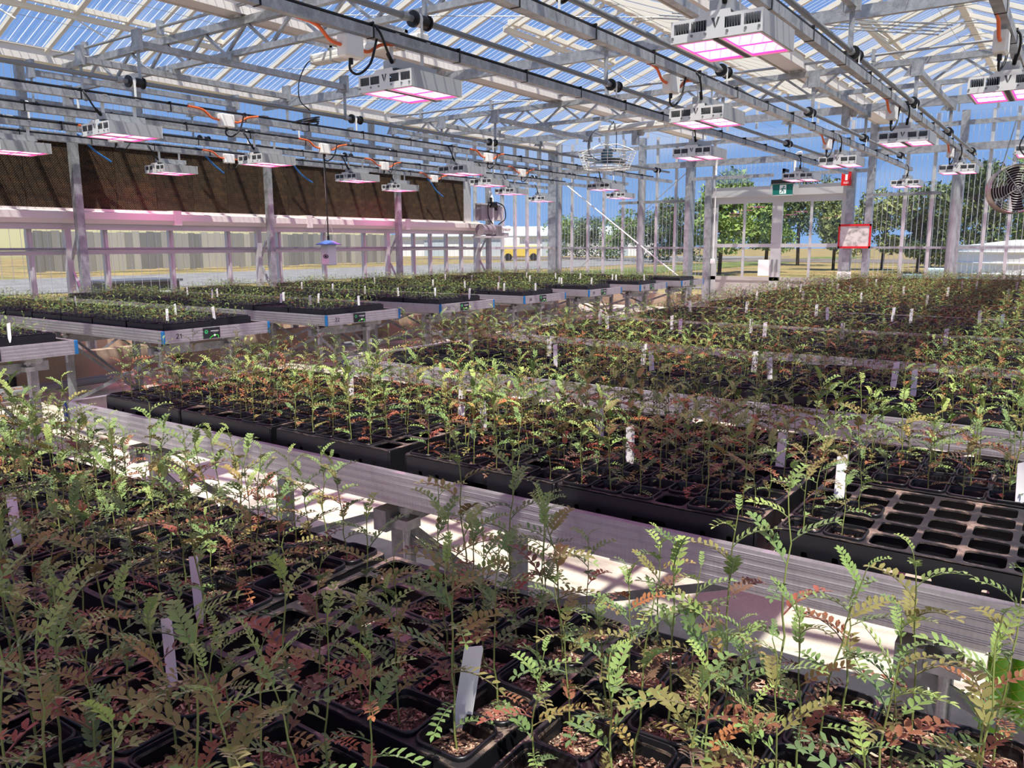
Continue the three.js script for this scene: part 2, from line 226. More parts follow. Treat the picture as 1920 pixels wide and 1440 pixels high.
// side wall beside the left block: glazed below, cooling pads above
const wallL = struct('wall_left', 'glazed long side wall with galvanised posts and a cooling pad band');
const POSTZ = [-2.45, -5.5, -8.57, -11.6, -14.5];
{
  part('plinth', span(XW - 0.1, XW + 0.1, 0, 0.3, ZB, ZF), M.kerb, wallL);
  const mz = []; for (let z = -2.0; z > -12; z -= 1.0) mz.push(z); for (let z = -12.4; z > -17.6; z -= 0.52) mz.push(z);
  for (const z of mz) { const hi = z > -14.1 ? 1.76 : 3.8; part('mullion', merge([span(XW - 0.03, XW + 0.03, 0.3, hi, z - 0.035, z + 0.035), span(XW + 0.03, XW + 0.045, 0.3, hi, z - 0.014, z + 0.014)]), M.aluFrame, wallL); }
  for (let i = 0; i < mz.length - 1; i++) { const w = mz[i] - mz[i + 1] - 0.06, z = (mz[i] + mz[i + 1]) / 2; pane(wallL, XW, 0.83, z, w, 1.06, Math.PI / 2, M.polyClear, 0.083, 0.004); if (z > -14.1) pane(wallL, XW, 1.57, z, w, 0.34, Math.PI / 2, M.polyClear, 0.083, 0.004); else pane(wallL, XW, 2.6, z, w, 2.4, Math.PI / 2, M.polyClear, 0.083, 0.004); }
  part('rail', [span(XW - 0.04, XW + 0.05, 1.355, 1.41, ZB, ZF), span(XW - 0.03, XW + 0.04, 0.3, 0.36, ZB, ZF)], M.aluFrame, wallL);
  part('pipe', rod(V(XW + 0.1, 1.44, -2), V(XW + 0.1, 1.41, -14), 0.016), M.pipePlastic, wallL);
  // above the pads
  for (let z = -2.0; z > -14.4; z -= 1.55) { part('mullion', span(XW - 0.04, XW + 0.04, 2.84, 3.8, z - 0.05, z + 0.05), M.galv, wallL); pane(wallL, XW, 3.34, z - 0.775, 1.45, 0.9, Math.PI / 2, M.poly, 0.12, 0.006); }
  part('head_rail', [span(XW - 0.05, XW + 0.08, 2.82, 2.94, ZB, -14.05), span(XW - 0.03, XW + 0.05, 3.28, 3.33, ZB, ZF)], M.galv, wallL);
  // the part behind the camera, closed with larger sheets
  for (let z = ZB - 1.2; z > -2; z -= 2.4) { pane(wallL, XW, 2.05, z, 2.3, 3.4, Math.PI / 2, M.poly, 0.12); part('mullion', span(XW - 0.04, XW + 0.04, 0.3, 3.8, z - 1.25, z - 1.15), M.galv, wallL); }
  POSTZ.forEach((z) => {
    part('post', span(-10.89, -10.8, 0, 3.5, z - 0.05, z + 0.05), M.galv, wallL); part('post', span(-11.14, -11.06, 0, 1.74, z + 0.02, z + 0.1), M.aluFrame, wallL);
    const d = []; for (let k = 0; k < 3; k++) { const y = 0.25 + k * 0.5, a = k % 2 ? -10.85 : -11.1, b = k % 2 ? -11.1 : -10.85; d.push(bar(V(a, y, z + 0.03), V(b, y + 0.42, z + 0.03), 0.03, 0.03)); } part('lattice', d, M.galv, wallL);
  });
  part('corner_post', span(XW - 0.02, XW + 0.2, 0, 4.0, ZF, ZF + 0.16), M.galv, wallL);
  part('downpipe', cyl(0.06, 3.9, XW + 0.36, 1.95, ZF + 0.2, 16), M.galv, wallL);
}
// cooling pads
{
  const c = thing('cooling_pad_wall', 'long brown evaporative cooling pad with white gutter along the side wall', 'cooling pad', [XW, 0, 0]);
  const padTex = tex(512, 512, (u, v) => { const x = u * 24, y = v * 24, w = Math.sin((x + Math.sin(y * Math.PI * 2) * 0.32) * Math.PI * 2), w2 = Math.sin((y * 2 + x) * Math.PI * 2), n = fbm(u * 6, v * 12, 91, 4, 6); let k = 0.14 + 0.22 * (w > 0.25 ? 1 : 0) + 0.07 * w2 + (n - 0.5) * 0.24; return [k, k * 0.74, k * 0.42]; }, true, 1.3, 1.3);
  const padBump = tex(512, 512, (u, v) => { const x = u * 24, y = v * 24, w = Math.sin((x + Math.sin(y * Math.PI * 2) * 0.32) * Math.PI * 2); const k = 0.5 + 0.5 * w; return [k, k, k]; }, false, 1.3, 1.3);
  const pm = [0xffffff, 0xe2d9d0, 0xf4e6d2].map((k) => mat({ map: padTex, color: k, bumpMap: padBump, bumpScale: 0.012, roughness: 0.95 })), r = rng(8);
  for (let i = 0; i < 20; i++) { const z = -2.0 - i * 0.6; part('pad', box(0.12, 0.86, 0.592, 0.0, 2.40, z - 0.3), pm[Math.floor(r() * 3)], c); }
  const prof = new THREE.Shape([[0, 0], [0.18, 0], [0.22, 0.06], [0.22, 0.15], [0.10, 0.17], [0.10, 0.20], [0, 0.20]].map((p) => new THREE.Vector2(...p)));
  for (let i = 0; i < 5; i++) { const g = new THREE.ExtrudeGeometry(prof, { depth: 2.49, bevelEnabled: false }); g.translate(0.02, 1.77, -2.0 - (i + 1) * 2.5); part('gutter_length', g, M.gutter, c); part('joint_cover', span(0.02, 0.245, 1.765, 1.975, -2.0 - i * 2.5 - 0.06, -2.0 - i * 2.5 + 0.06), M.gutter, c); }
  part('drip_rail', span(0, 0.14, 1.69, 1.77, -2, -14.4), M.aluFrame, c);
  part('end_sheet', span(0.0, 0.03, 1.97, 2.84, -14.02, -14.3), M.aluFrame, c);
}

// end wall with the sliding doors
const wallF = struct('wall_back', 'ribbed clear end wall around the sliding doors');
{
  const bars = [-11.05, -10.58, -10.12, -9.68, -9.15, -8.64, -8.27, -7.79, -7.4, -6.89], bars2 = [-4.0, -3.58, -2.94, -2.46, -2.0, -1.54, -1.15, -0.7, -0.25, 0.2, 0.7, 1.2, 1.7, 2.2, 2.7, 3.2, 3.7, 4.25];
  part('plinth', merge([span(XW, -6.95, 0, 0.3, ZF - 0.1, ZF + 0.1), span(-3.95, XE, 0, 0.3, ZF - 0.1, ZF + 0.1)]), M.kerb, wallF);
  const big = new Set([-8.64, -7.4, -3.58, -2.0]);
  for (const x of [...bars, ...bars2]) { const w = big.has(x) ? 0.13 : 0.055; part('mullion', span(x - w / 2, x + w / 2, x < -6.95 || x > -3.95 ? 0.3 : 0, 3.9, ZF, ZF + (big.has(x) ? 0.16 : 0.06)), big.has(x) ? M.galv : M.aluFrame, wallF); }
  for (const bs of [bars, bars2]) for (let i = 0; i < bs.length - 1; i++) { const w = bs[i + 1] - bs[i], x = (bs[i] + bs[i + 1]) / 2; pane(wallF, x, 1.72, ZF - 0.02, w, 2.84, 0, M.poly, 0.1, 0.012); pane(wallF, x, 3.55, ZF - 0.02, w, 0.72, 0, M.poly, 0.1, 0.006); }
  for (let i = 0; i < 6; i++) pane(wallF, -6.89 + 0.241 + i * 0.482, 3.26, ZF - 0.02, 0.48, 1.2, 0, M.poly, 0.1, 0.01);
  // gable triangles
  for (let k = 0; k < 4; k++) { const x0 = -11.1 + k * 3.84; const g = new THREE.ShapeGeometry(new THREE.Shape([new THREE.Vector2(x0, 3.9), new THREE.Vector2(x0 + 3.84, 3.9), new THREE.Vector2(x0 + 1.92, 4.6)])); g.translate(0, 0, ZF - 0.02); part('gable_pane', g, M.poly, wallF); for (let j = 1; j < 6; j++) { const x = x0 + 0.64 * j; part('gable_bar', span(x - 0.02, x + 0.02, 3.9, 4.58 - Math.abs(j - 3) * 0.233, ZF, ZF + 0.05), M.aluFrame, wallF); } }
  part('rail', [span(XW, -6.95, 1.35, 1.395, ZF, ZF + 0.08), span(-3.95, XE, 1.35, 1.395, ZF, ZF + 0.08)], M.galv, wallF);
  part('beam', [span(XW, XE, 3.17, 3.30, ZF + 0.06, ZF + 0.14)], M.galv, wallF); part('beam', [span(XW, XE, 3.64, 3.72, ZF + 0.05, ZF + 0.11)], M.galv, wallF);
  part('rail', span(-7.4, -5.5, 2.86, 2.93, ZF + 0.18, ZF + 0.24), M.galv, wallF); part('rail', span(-4.9, -3.5, 2.86, 2.93, ZF + 0.18, ZF + 0.24), M.galv, wallF);
  part('rail', span(-9.2, -7.5, 2.40, 2.46, ZF + 0.1, ZF + 0.16), M.galvDull, wallF); part('rail', span(-3.5, -2.3, 2.38, 2.44, ZF + 0.1, ZF + 0.16), M.galvDull, wallF);
  part('brace', [rod(V(-10.7, 2.95, ZF + 0.2), V(-7.5, 0.65, ZF + 0.2), 0.016), ], M.whitePlastic, wallF); part('brace', rod(V(-7.5, 3.05, ZF + 0.15), V(-10.5, 0.7, ZF + 0.15), 0.009), M.steelWire, wallF);
  part('post', span(-7.46, -7.34, 0, 3.3, ZF + 0.1, ZF + 0.28), M.galv, wallF); part('post', span(-6.99, -6.87, 0, 2.93, ZF + 0.1, ZF + 0.25), M.galv, wallF); part('post', span(-4.0, -3.86, 0, 2.95, ZF + 0.1, ZF + 0.25), M.galv, wallF); part('post', span(-3.62, -3.5, 0, 3.3, ZF + 0.1, ZF + 0.25), M.galv, wallF);
  part('column', cyl(0.09, 3.3, -2.05, 1.65, ZF + 0.14, 20), M.galv, wallF); part('column', cyl(0.08, 3.2, -8.6, 1.6, ZF + 0.14, 20), M.galv, wallF);
  // bent white drain hoses over the door rail
  for (const x of [-6.75, -5.05]) part('drain_hose', hose([V(x, 2.95, ZF + 0.28), V(x, 3.15, ZF + 0.28), V(x + 0.04, 3.3, ZF + 0.3), V(x + 0.14, 3.32, ZF + 0.3)], 0.025, 16, 8), M.whitePlastic, wallF);
}
// sliding doors
{
  const z = ZF + 0.06;
  for (const [k, x0, x1] of [[1, -6.86, -5.42], [2, -5.42, -4.0]]) {
    const d = struct(`door_${k}`, k === 1 ? 'grey aluminium sliding door leaf with a sheet of paper on its glass' : 'grey aluminium sliding door leaf beside the red framed board');
    const st = 0.11; part('stile', span(x0, x0 + st, 0.03, 2.43, z - 0.03, z + 0.03), M.aluFrame, d); part('stile', span(x1 - st, x1, 0.03, 2.43, z - 0.03, z + 0.03), M.aluFrame, d);
    part('top_rail', span(x0, x1, 2.33, 2.43, z - 0.028, z + 0.028), M.aluFrame, d); part('mid_rail', span(x0, x1, 1.38, 1.46, z - 0.028, z + 0.035), M.aluFrame, d); part('kick_panel', [span(x0 + st, x1 - st, 0.05, 0.68, z - 0.012, z + 0.012), span(x0, x1, 0.66, 0.74, z - 0.03, z + 0.03)], mat({ color: 0xb9b3ae, roughness: 0.55, metalness: 0.2 }), d);
    const xm = (x0 + x1) / 2; part('glazing_bar', span(xm - 0.025, xm + 0.025, 0.74, 2.34, z - 0.02, z + 0.02), M.aluFrame, d);
    for (const [a, b] of [[x0 + st, xm - 0.025], [xm + 0.025, x1 - st]]) for (const [c, e] of [[0.74, 1.38], [1.46, 2.33]]) { const p = part('pane', new THREE.PlaneGeometry(b - a, e - c), M.glass, d); p.position.set((a + b) / 2, (c + e) / 2, z); }
    part('handle', [bar(V(k === 1 ? x1 - 0.05 : x0 + 0.05, 0.85, z + 0.06), V(k === 1 ? x1 - 0.05 : x0 + 0.05, 1.12, z + 0.06), 0.03, 0.03)], M.fin, d);
  }
  struct('trim_1', 'grey aluminium track box over the sliding doors', merge([span(-6.95, -3.93, 2.47, 2.68, ZF + 0.02, ZF + 0.16), span(-6.95, -3.93, 2.43, 2.475, ZF + 0.0, ZF + 0.1)]), M.aluFrame);
  struct('trim_2', 'ribbed clear awning sheet over the sliding doors outside', corr(3.6, 1.5, 0.12, 0.012).clone().rotateX(-1.25).translate(-5.4, 3.02, ZF - 0.8), M.poly);
}
// other two walls, out of the picture
{
  const w = struct('wall_right', 'ribbed clear long side wall facing the cooling pads');
  part('plinth', span(XE - 0.1, XE + 0.1, 0, 0.3, ZB, ZF), M.kerb, w); for (let z = ZB; z > ZF; z -= 2.84) { part('post', span(XE - 0.05, XE + 0.05, 0, 3.9, z - 0.06, z + 0.06), M.galv, w); pane(w, XE, 2.1, z - 1.42, 2.7, 3.6, Math.PI / 2, M.poly, 0.12); }
  const f = struct('wall_front', 'ribbed clear end wall facing the sliding doors');
  part('plinth', span(XW, XE, 0, 0.3, ZB - 0.1, ZB + 0.1), M.kerb, f); for (let i = 0; i < 8; i++) { const x = XW + i * 1.945; part('post', span(x - 0.05, x + 0.05, 0, 3.9, ZB - 0.06, ZB + 0.06), M.galv, f); pane(f, x + 0.97, 2.1, ZB, 1.85, 3.6, 0, M.poly, 0.12); }
}

// ---------- roof ----------
const GX = [-11.1, -7.27, -3.41, 0.18, 4.1], GY = 3.9, RY = 4.6;
const roof = struct('ceiling', 'clear ribbed greenhouse roof of low gables with pale rafters');
{
  const RS = 0.608; let first = true;
  for (let s = 0; s < 4; s++) {
    const xm = (GX[s] + GX[s + 1]) / 2;
    for (const [xa, sd] of [[GX[s], 1], [GX[s + 1], -1]]) {
      const a = V(xa + sd * 0.1, GY + 0.02, 0), b = V(xm - sd * 0.03, RY, 0), L = a.distanceTo(b), dir = b.clone().sub(a).normalize(), nrm = V(0, 0, 1).clone().cross(dir).multiplyScalar(sd > 0 ? 1 : -1);
      const rg = bar(a.clone().addScaledVector(nrm, -0.03), b.clone().addScaledVector(nrm, -0.03), 0.045, 0.055);
      const m4 = new THREE.Matrix4().makeBasis(V(0, 0, -1), dir, V(0, 0, -1).cross(dir));
      for (let i = 0, z = ZB; z > ZF - 0.01; z -= RS, i++) {
        const o = part('rafter', rg, M.cream, roof); o.position.z = z;
        if (z - RS > ZF - 0.4) { const far = z < -2.5; if (far || i % 4 === 0) { const w = far ? RS - 0.01 : RS * 4 - 0.01; const p = part('pane', corr(w, L, 0.076, 0.007), M.poly, roof); p.applyMatrix4(m4); const c = a.clone().add(b).multiplyScalar(0.5); p.position.set(c.x, c.y, z - w / 2 - 0.005); addRibs(p, w, L, 0.1, 0.009); } }
      }
    }
    part('ridge', [span(xm - 0.045, xm + 0.045, RY - 0.05, RY + 0.06, ZB, ZF)], M.cream, roof);
    const rk = []; for (let z = -3.5; z > ZF; z -= 0.9) rk.push(span(xm - 0.22, xm + 0.22, RY - 0.085, RY - 0.078, z, z - 0.012)); part('ridge_brackets', rk, M.galvDull, roof).userData.kind = 'stuff';
  }
  for (let s = 0; s < 5; s++) part('gutter', [span(GX[s] - 0.12, GX[s] + 0.12, GY - 0.12, GY - 0.105, ZB, ZF), orient(box(0.012, 0.17, ZB - ZF), V(GX[s] - 0.14, GY - 0.05, ZB), V(GX[s] - 0.14, GY - 0.05, ZF)), orient(box(0.012, 0.17, ZB - ZF), V(GX[s] + 0.14, GY - 0.05, ZB), V(GX[s] + 0.14, GY - 0.05, ZF)), span(GX[s] - 0.17, GX[s] + 0.17, GY + 0.02, GY + 0.035, ZB, ZF)], M.gutter, roof);
  // roof vent on the slope above the cooling pads, with its racks
  for (const [s, z0, z1] of [[0, -4.3, -7.3], [1, -8.8, -11.6], [2, -11, -13.5]]) {
    const xa = GX[s] + 0.1, xm = (GX[s] + GX[s + 1]) / 2, P = (t, lift) => V(xa + (xm - xa) * t, GY + (RY - GY) * t + lift, 0);
    const vf = []; for (const [t, h] of [[0.48, 0.0], [0.52, 0.05]]) { const p = P(t, h - 0.06); vf.push(span(p.x - 0.03, p.x + 0.03, p.y - 0.03, p.y + 0.03, z0, z1)); } part('vent_rail', vf, M.cream, roof);
    for (let z = z0; z >= z1 - 0.01; z -= (z0 - z1) / 3) { const p = P(0.48, 0), q = P(0.98, 0); part('vent_arm', [bar(V(p.x, p.y - 0.05, z), V(q.x, q.y - 0.05, z), 0.04, 0.03), rod(V(p.x, p.y - 0.08, z), V(p.x + 0.3, p.y - 0.3, z - 0.2), 0.009)], M.cream, roof); }
  }
}
// trusses and cross beams
const X0 = -10.85, X1 = 4.2;
function truss(z, label) {
  const t = struct('roof_truss', label);
  part('top_chord', span(X0, X1, 3.68, 3.755, z - 0.035, z + 0.035), M.galv, t); part('bottom_chord', span(X0 + 0.2, X1, 3.40, 3.455, z - 0.03, z + 0.03), M.galv, t);
  for (let i = 0, x = X0 + 0.1; x < X1 - 0.3; x += 0.36, i++) part('web', i % 2 ? bar(V(x, 3.44, z), V(x + 0.34, 3.69, z), 0.028, 0.028) : bar(V(x, 3.69, z), V(x + 0.34, 3.44, z), 0.028, 0.028), M.galv, t);
  for (const x of GX.slice(1, 4)) part('gutter_stub', [new THREE.CylinderGeometry(0.14, 0.09, 0.16, 4).rotateY(Math.PI / 4).translate(x, 3.83, z)], M.galv, t);
  part('torque_rod', [rod(V(X0, 3.83, z + 0.12), V(X1, 3.83, z + 0.12), 0.017), ...GX.slice(0, 4).flatMap((x) => [1.0, 2.6].map((d) => span(x + d - 0.02, x + d + 0.02, 3.75, 3.9, z + 0.08, z + 0.15)))], M.galv, t);
}
truss(-5.5, 'galvanised lattice truss spanning the roof over the benches numbered 22 and 23'); truss(-11.6, 'galvanised lattice truss spanning the roof just before the basket fan');
for (const z of [-2.45, -8.57, -14.5]) { const b = struct('cross_beam', z === -8.57 ? 'plain galvanised cross beam between the two lattice trusses' : z > -3 ? 'plain galvanised cross beam over the bench farthest from the doors' : 'plain galvanised cross beam between the basket fan and the end wall'); part('tube', span(X0, X1, 3.58, 3.70, z - 0.03, z + 0.03), M.galv, b); for (const x of GX.slice(1, 4)) part('bracket', [span(x - 0.06, x + 0.06, 3.36, 3.86, z - 0.05, z + 0.05), new THREE.CylinderGeometry(0.13, 0.05, 0.2, 4).rotateY(Math.PI / 4).translate(x + 0.12, 3.62, z)], M.galv, b); }
{ // roof tie wires
  const r = rng(77); const w = struct('trim_3', 'thin steel tie wires strung under the roof');
  for (let i = 0; i < 9; i++) { const x = -10.6 + i * 1.3; part('wire', rod(V(x, 3.86, -2), V(x + (r() - 0.5) * 0.3, 3.86, ZF + 0.1), 0.0028, 5), M.steelWire, w); }
  for (const [a, b] of [[V(-10.9, 3.75, -5.5), V(-7.3, 3.75, -8.57)], [V(-7.3, 3.8, -5.5), V(-3.4, 3.8, -8.5)], [V(-7.27, 3.8, -11.6), V(-3.4, 3.8, -8.57)], [V(-7.3, 3.78, -11.6), V(-11, 3.78, -8.6)], [V(-3.4, 3.8, -8.6), V(0.4, 3.8, -11.6)], [V(-3.4, 3.8, -11.6), V(-7.2, 3.8, -14.5)]]) part('tie_rod', rod(a, b, 0.005, 6), M.steelWire, w);
  for (let i = 0; i < 4; i++) part('push_rod', rod(V(-4.2 + 0.15 * i, 3.95, -8.6), V(-1.7 + 0.05 * i, 4.0 + 0.03 * i, -11.6), 0.009, 6), M.galv, w);
}

{ const s = thing('shade_screen', 'woven shade screen stretched under the roof over the near end of the tenth bench', 'screen', [0, 3.3, 0]); const w = new THREE.PlaneGeometry(2.1, 4.4, 21, 44), p = w.attributes.position; for (let i = 0; i < p.count; i++) p.setZ(i, 0.03 * Math.sin(p.getY(i) * 2.2) * Math.cos(p.getX(i) * 1.5)); w.rotateX(-Math.PI / 2).translate(-0.95, 0, 2.25); part('cloth', w, mat({ color: 0x8d9288, roughness: 0.9 }), s); for (const z of [0.05, 4.45]) part('edge_rod', rod(V(-2.05, 0, z), V(0.15, 0, z), 0.015, 8), M.galv, s); part('hanging_wires', [rod(V(-2, 0, 0.05), V(-2, 0.45, 0.05), 0.004, 5), rod(V(0.1, 0, 0.05), V(0.1, 0.45, 0.05), 0.004, 5), rod(V(-2, 0, 4.45), V(-2, 0.45, 4.45), 0.004, 5), rod(V(0.1, 0, 4.45), V(0.1, 0.45, 4.45), 0.004, 5)], M.steelWire, s); }

// ---------- light rails, hoists and outriggers ----------
const RAILX = [-0.5, -1.55, -2.65, -3.75, -7.3, -8.35, -9.4, -10.4], RAILY = 2.77, PIPEY = 2.98, DRUMZ = [-1.5, -4.33, -7.15, -9.95, -12.83, -15.75];
const sideOf = (x) => x > -5 ? 'over the block facing the doors' : 'over the numbered benches';
RAILX.forEach((x, i) => {
  const k = i < 4 ? `${ORD[3 - i]} from the walkway` : `${ORD[i - 4]} from the walkway`;
  const r = thing('light_rail', `square light rail ${sideOf(x)}, ${k}`, 'rail', [x, RAILY, 0]);
  part('tube', span(-0.028, 0.028, -0.03, 0.03, ZB - 0.5, -16.3), M.galv, r);
  part('cable', hose([V(0, 0.045, -2), V(0.01, 0.047, -6), V(-0.01, 0.045, -10), V(0, 0.046, -15.4)], 0.011, 60, 6), M.cable, r);
  const cl = []; for (let z = -2.1; z > -15.4; z -= 0.85) cl.push(span(-0.031, 0.031, -0.033, 0.062, z, z - 0.012)); part('cable_ties', cl, M.cable, r).userData.kind = 'stuff';
  const p = thing('hoist_pipe', `hoist pipe with black drums ${sideOf(x)}, ${k}`, 'pipe', [x - 0.11, PIPEY, 0]);
  part('pipe', rod(V(0, 0, ZB - 0.5), V(0, 0, -16.4), 0.021, 12), M.galvDull, p);
  for (const z of DRUMZ) {
    const d = part('drum', [cyl(0.042, 0.15, 0, 0, z - 0.07, 18, 'z'), cyl(0.055, 0.02, 0, 0, z + 0.0, 18, 'z'), cyl(0.052, 0.012, 0, 0, z - 0.145, 18, 'z')], M.black, p);
    part('strap', cyl(0.046, 0.03, 0, 0, z - 0.035, 18, 'z'), M.whitePlastic, d); part('strap_tail', [span(0.04, 0.046, -0.15, 0.0, z - 0.045, z - 0.025)], M.whitePlastic, d);
    part('collar', cyl(0.03, 0.05, 0, 0, z + 0.09, 12, 'z'), M.galv, p);
  }
});
// outriggers under each truss that carry the hoist pipes
for (const [zt, z0, z1] of [[-5.5, -4.45, -7.05], [-11.6, -10.1, -12.95]]) for (const x of RAILX) {
  const o = thing('outrigger', zt > -6 ? 'galvanised outrigger tube with end plates under the truss over benches 22 and 23' : 'galvanised outrigger tube with end plates under the truss before the basket fan', 'bracket', [x - 0.11, 3.33, 0], 0, zt > -6 ? 'outriggers under the nearer truss' : 'outriggers under the far truss');
  part('tube', span(-0.03, 0.03, -0.03, 0.03, z0, z1), M.galv, o);
  for (const z of [z0, z1]) { part('plate', merge([new THREE.ExtrudeGeometry(new THREE.Shape([[-0.16, -0.05], [0.02, -0.05], [0.02, 0.13], [-0.04, 0.13]].map((q) => new THREE.Vector2(...q))), { depth: 0.006, bevelEnabled: false }).translate(0.02, 0, z), span(-0.06, 0.06, -0.06, 0.13, z - 0.02, z + 0.02)]), M.galv, o); part('hanger', span(-0.02, 0.02, -0.36, 0.0, z + 0.005, z - 0.005), M.galv, o); }
  part('saddle', span(-0.035, 0.035, 0.02, 0.09, zt - 0.05, zt + 0.05), M.galv, o);
}
// ---------- grow lights ----------
const ledTex = canvasTex(256, 256, (x) => {
  x.fillStyle = '#ff2f90'; x.fillRect(0, 0, 256, 256); x.fillStyle = '#ff8fcb';
  for (let j = 0; j < 2; j++) { x.fillStyle = '#ff9ad2'; x.fillRect(14, 18 + j * 116, 228, 100); for (let k = 0; k < 6; k++) for (let i = 0; i < 14; i++) { x.fillStyle = (i + k) % 5 === 0 ? '#ff86cc' : '#ffe2f4'; x.beginPath(); x.arc(24 + i * 16, 28 + j * 116 + k * 16, 6.4, 0, 7); x.fill(); } }
});
M.led = mat({ color: 0x331122, emissive: 0xffffff, emissiveMap: ledTex, emissiveIntensity: LED_GLOW, roughness: 0.4 });
M.ledRim = mat({ color: 0xe4e4e4, roughness: 0.4 });
const V_MARK = (() => { const s1 = new THREE.Shape([[-0.022, 0.022], [-0.008, 0.022], [0.003, -0.022], [-0.003, -0.022]].map((q) => new THREE.Vector2(...q))), s2 = new THREE.Shape([[0.010, 0.022], [0.021, 0.022], [0.0055, -0.018], [0.003, -0.008]].map((q) => new THREE.Vector2(...q))); return merge([s1, s2].map((s) => new THREE.ExtrudeGeometry(s, { depth: 0.0015, bevelEnabled: false }))); })();
function growLight() {
  const W = 0.46, D = 0.50, H = 0.105, o = new THREE.Group();   // origin: underside centre
  const outline = (s) => { s.moveTo(-W / 2, 0); s.lineTo(W / 2, 0); s.lineTo(W / 2, H); s.lineTo(0.075, H); s.lineTo(0.07, H + 0.022); s.lineTo(-0.075, H + 0.022); s.lineTo(-0.09, H); s.lineTo(-W / 2, H); s.closePath(); };
  const sh = new THREE.Shape(); outline(sh);
  const wins = [[-0.215, -0.135], [-0.125, -0.045], [0.045, 0.125], [0.14, 0.22]];
  for (const [a, b] of wins) { const h = new THREE.Path(); h.moveTo(a, 0.04); h.lineTo(a, 0.09); h.lineTo(b, 0.09); h.lineTo(b, 0.04); h.closePath(); sh.holes.push(h); }
  const plate = new THREE.ExtrudeGeometry(sh, { depth: 0.004, bevelEnabled: false });
  const fp = part('end_plate', plate, M.lampWhite, o); fp.position.z = D / 2; fp.userData.label = 'white plate with slotted windows and a V mark';
  const mk = part('v_mark', V_MARK, M.hollow, fp); mk.position.set(0, 0.072, 0.004);
  part('screws', [-0.22, -0.12, -0.05, 0.06, 0.15, 0.215].map((x) => cyl(0.007, 0.006, x, 0.025, 0.005, 8, 'z')), M.fin, fp);
  const bp = part('end_plate', plate, M.lampWhite, o); bp.position.z = -D / 2 - 0.004;
  part('side_panel', span(W / 2 - 0.003, W / 2, 0, H, -D / 2, D / 2), M.lampGrey, o); part('side_panel', span(-W / 2, -W / 2 + 0.003, 0, H, -D / 2, D / 2), M.lampGrey, o);
  const fins = []; for (const [a, b] of wins) for (let k = 0; k < 6; k++) { const x = a + (b - a) * (k + 0.5) / 6; fins.push(span(x - 0.0015, x + 0.0015, 0.03, 0.095, -D / 2 + 0.01, D / 2 - 0.006)); } part('heat_sink', [...fins, span(-W / 2 + 0.01, W / 2 - 0.01, 0.02, 0.03, -D / 2 + 0.01, D / 2 - 0.01), span(-W / 2 + 0.01, W / 2 - 0.01, 0.03, 0.09, -0.2, -0.19)], M.fin, o);
  for (const s of [-1, 1]) { const g = new THREE.PlaneGeometry(0.19, 0.46).rotateX(Math.PI / 2); const l = part('led_panel', g, M.led, o); l.position.set(s * 0.118, 0.004, 0); l.userData.label = 'glowing pink LED panel'; part('rim', [span(-0.1, 0.1, -0.006, 0.004, 0.23, 0.242), span(-0.1, 0.1, -0.006, 0.004, -0.242, -0.23), span(-0.104, -0.094, -0.006, 0.004, -0.24, 0.24), span(0.094, 0.104, -0.006, 0.004, -0.24, 0.24)], M.ledRim, l); }
  part('centre_bar', span(-0.014, 0.014, -0.003, 0.01, -0.24, 0.24), M.hollow, o);
  part('driver_box', [span(-0.055, 0.055, H + 0.03, H + 0.085, -0.2, 0.2), span(-0.08, 0.08, H + 0.005, H + 0.03, -0.16, 0.16)], M.lampGrey, o);
  for (const z of [-0.15, 0.15]) part('hanger', [span(-0.032, -0.029, H, RAILY - 2.45 + 0.035, z - 0.016, z + 0.016), span(-0.034, 0.034, RAILY - 2.45 + 0.031, RAILY - 2.45 + 0.034, z - 0.016, z + 0.016)], M.lampWhite, o);
  part('cable', hose([V(0.02, RAILY - 2.45 + 0.04, 0.34), V(0.05, RAILY - 2.45 - 0.0, 0.33), V(0.05, 0.24, 0.28), V(0.02, 0.17, 0.2)], 0.008, 16, 6), M.cable, o); part('plug', rod(V(0.035, 0.215, 0.25), V(0.022, 0.17, 0.2), 0.013, 8), M.cable, o);
  return o;
}
const glProto = growLight();
const odd = [-4.17, -9.15, -13.35], even = [-1.7, -6.6, -11.2, -16.0];
const lampSpots = [];
for (const x of [-1.55, -3.75, -7.3, -9.4]) for (const z of odd) lampSpots.push([x, z]);
for (const x of [-0.5, -2.65, -8.35, -10.4]) for (const z of even) if (z < -3) lampSpots.push([x, z]);
lampSpots.push([-2.65, -1.7], [-0.5, -1.7], [-1.55, 0.6], [-3.75, 0.6], [-8.35, -1.7]);
for (const [x, z] of lampSpots) {
  const l = glProto.clone(); l.name = numbered('grow_light'); l.position.set(x, 2.45, z); scene.add(l);
  const ri = RAILX.indexOf(x), same = lampSpots.filter((q) => q[0] === x).sort((a, b) => a[1] - b[1]), no = same.findIndex((q) => q[1] === z);
  tag(l, `white grow light with pink LEDs, ${ORD[no]} from end wall, ${ORD[ri < 4 ? 3 - ri : ri - 4]} rail off walkway ${ri < 4 ? 'facing doors' : 'beside pads'}`, 'grow light', 'grow lights hung from the light rails');
  const a = new THREE.RectAreaLight(new THREE.Color(1, 0.16, 0.5), LED_LIGHT, 0.4, 0.46); a.position.set(x, 2.437, z); a.lookAt(x, 0, z); scene.add(a);
}
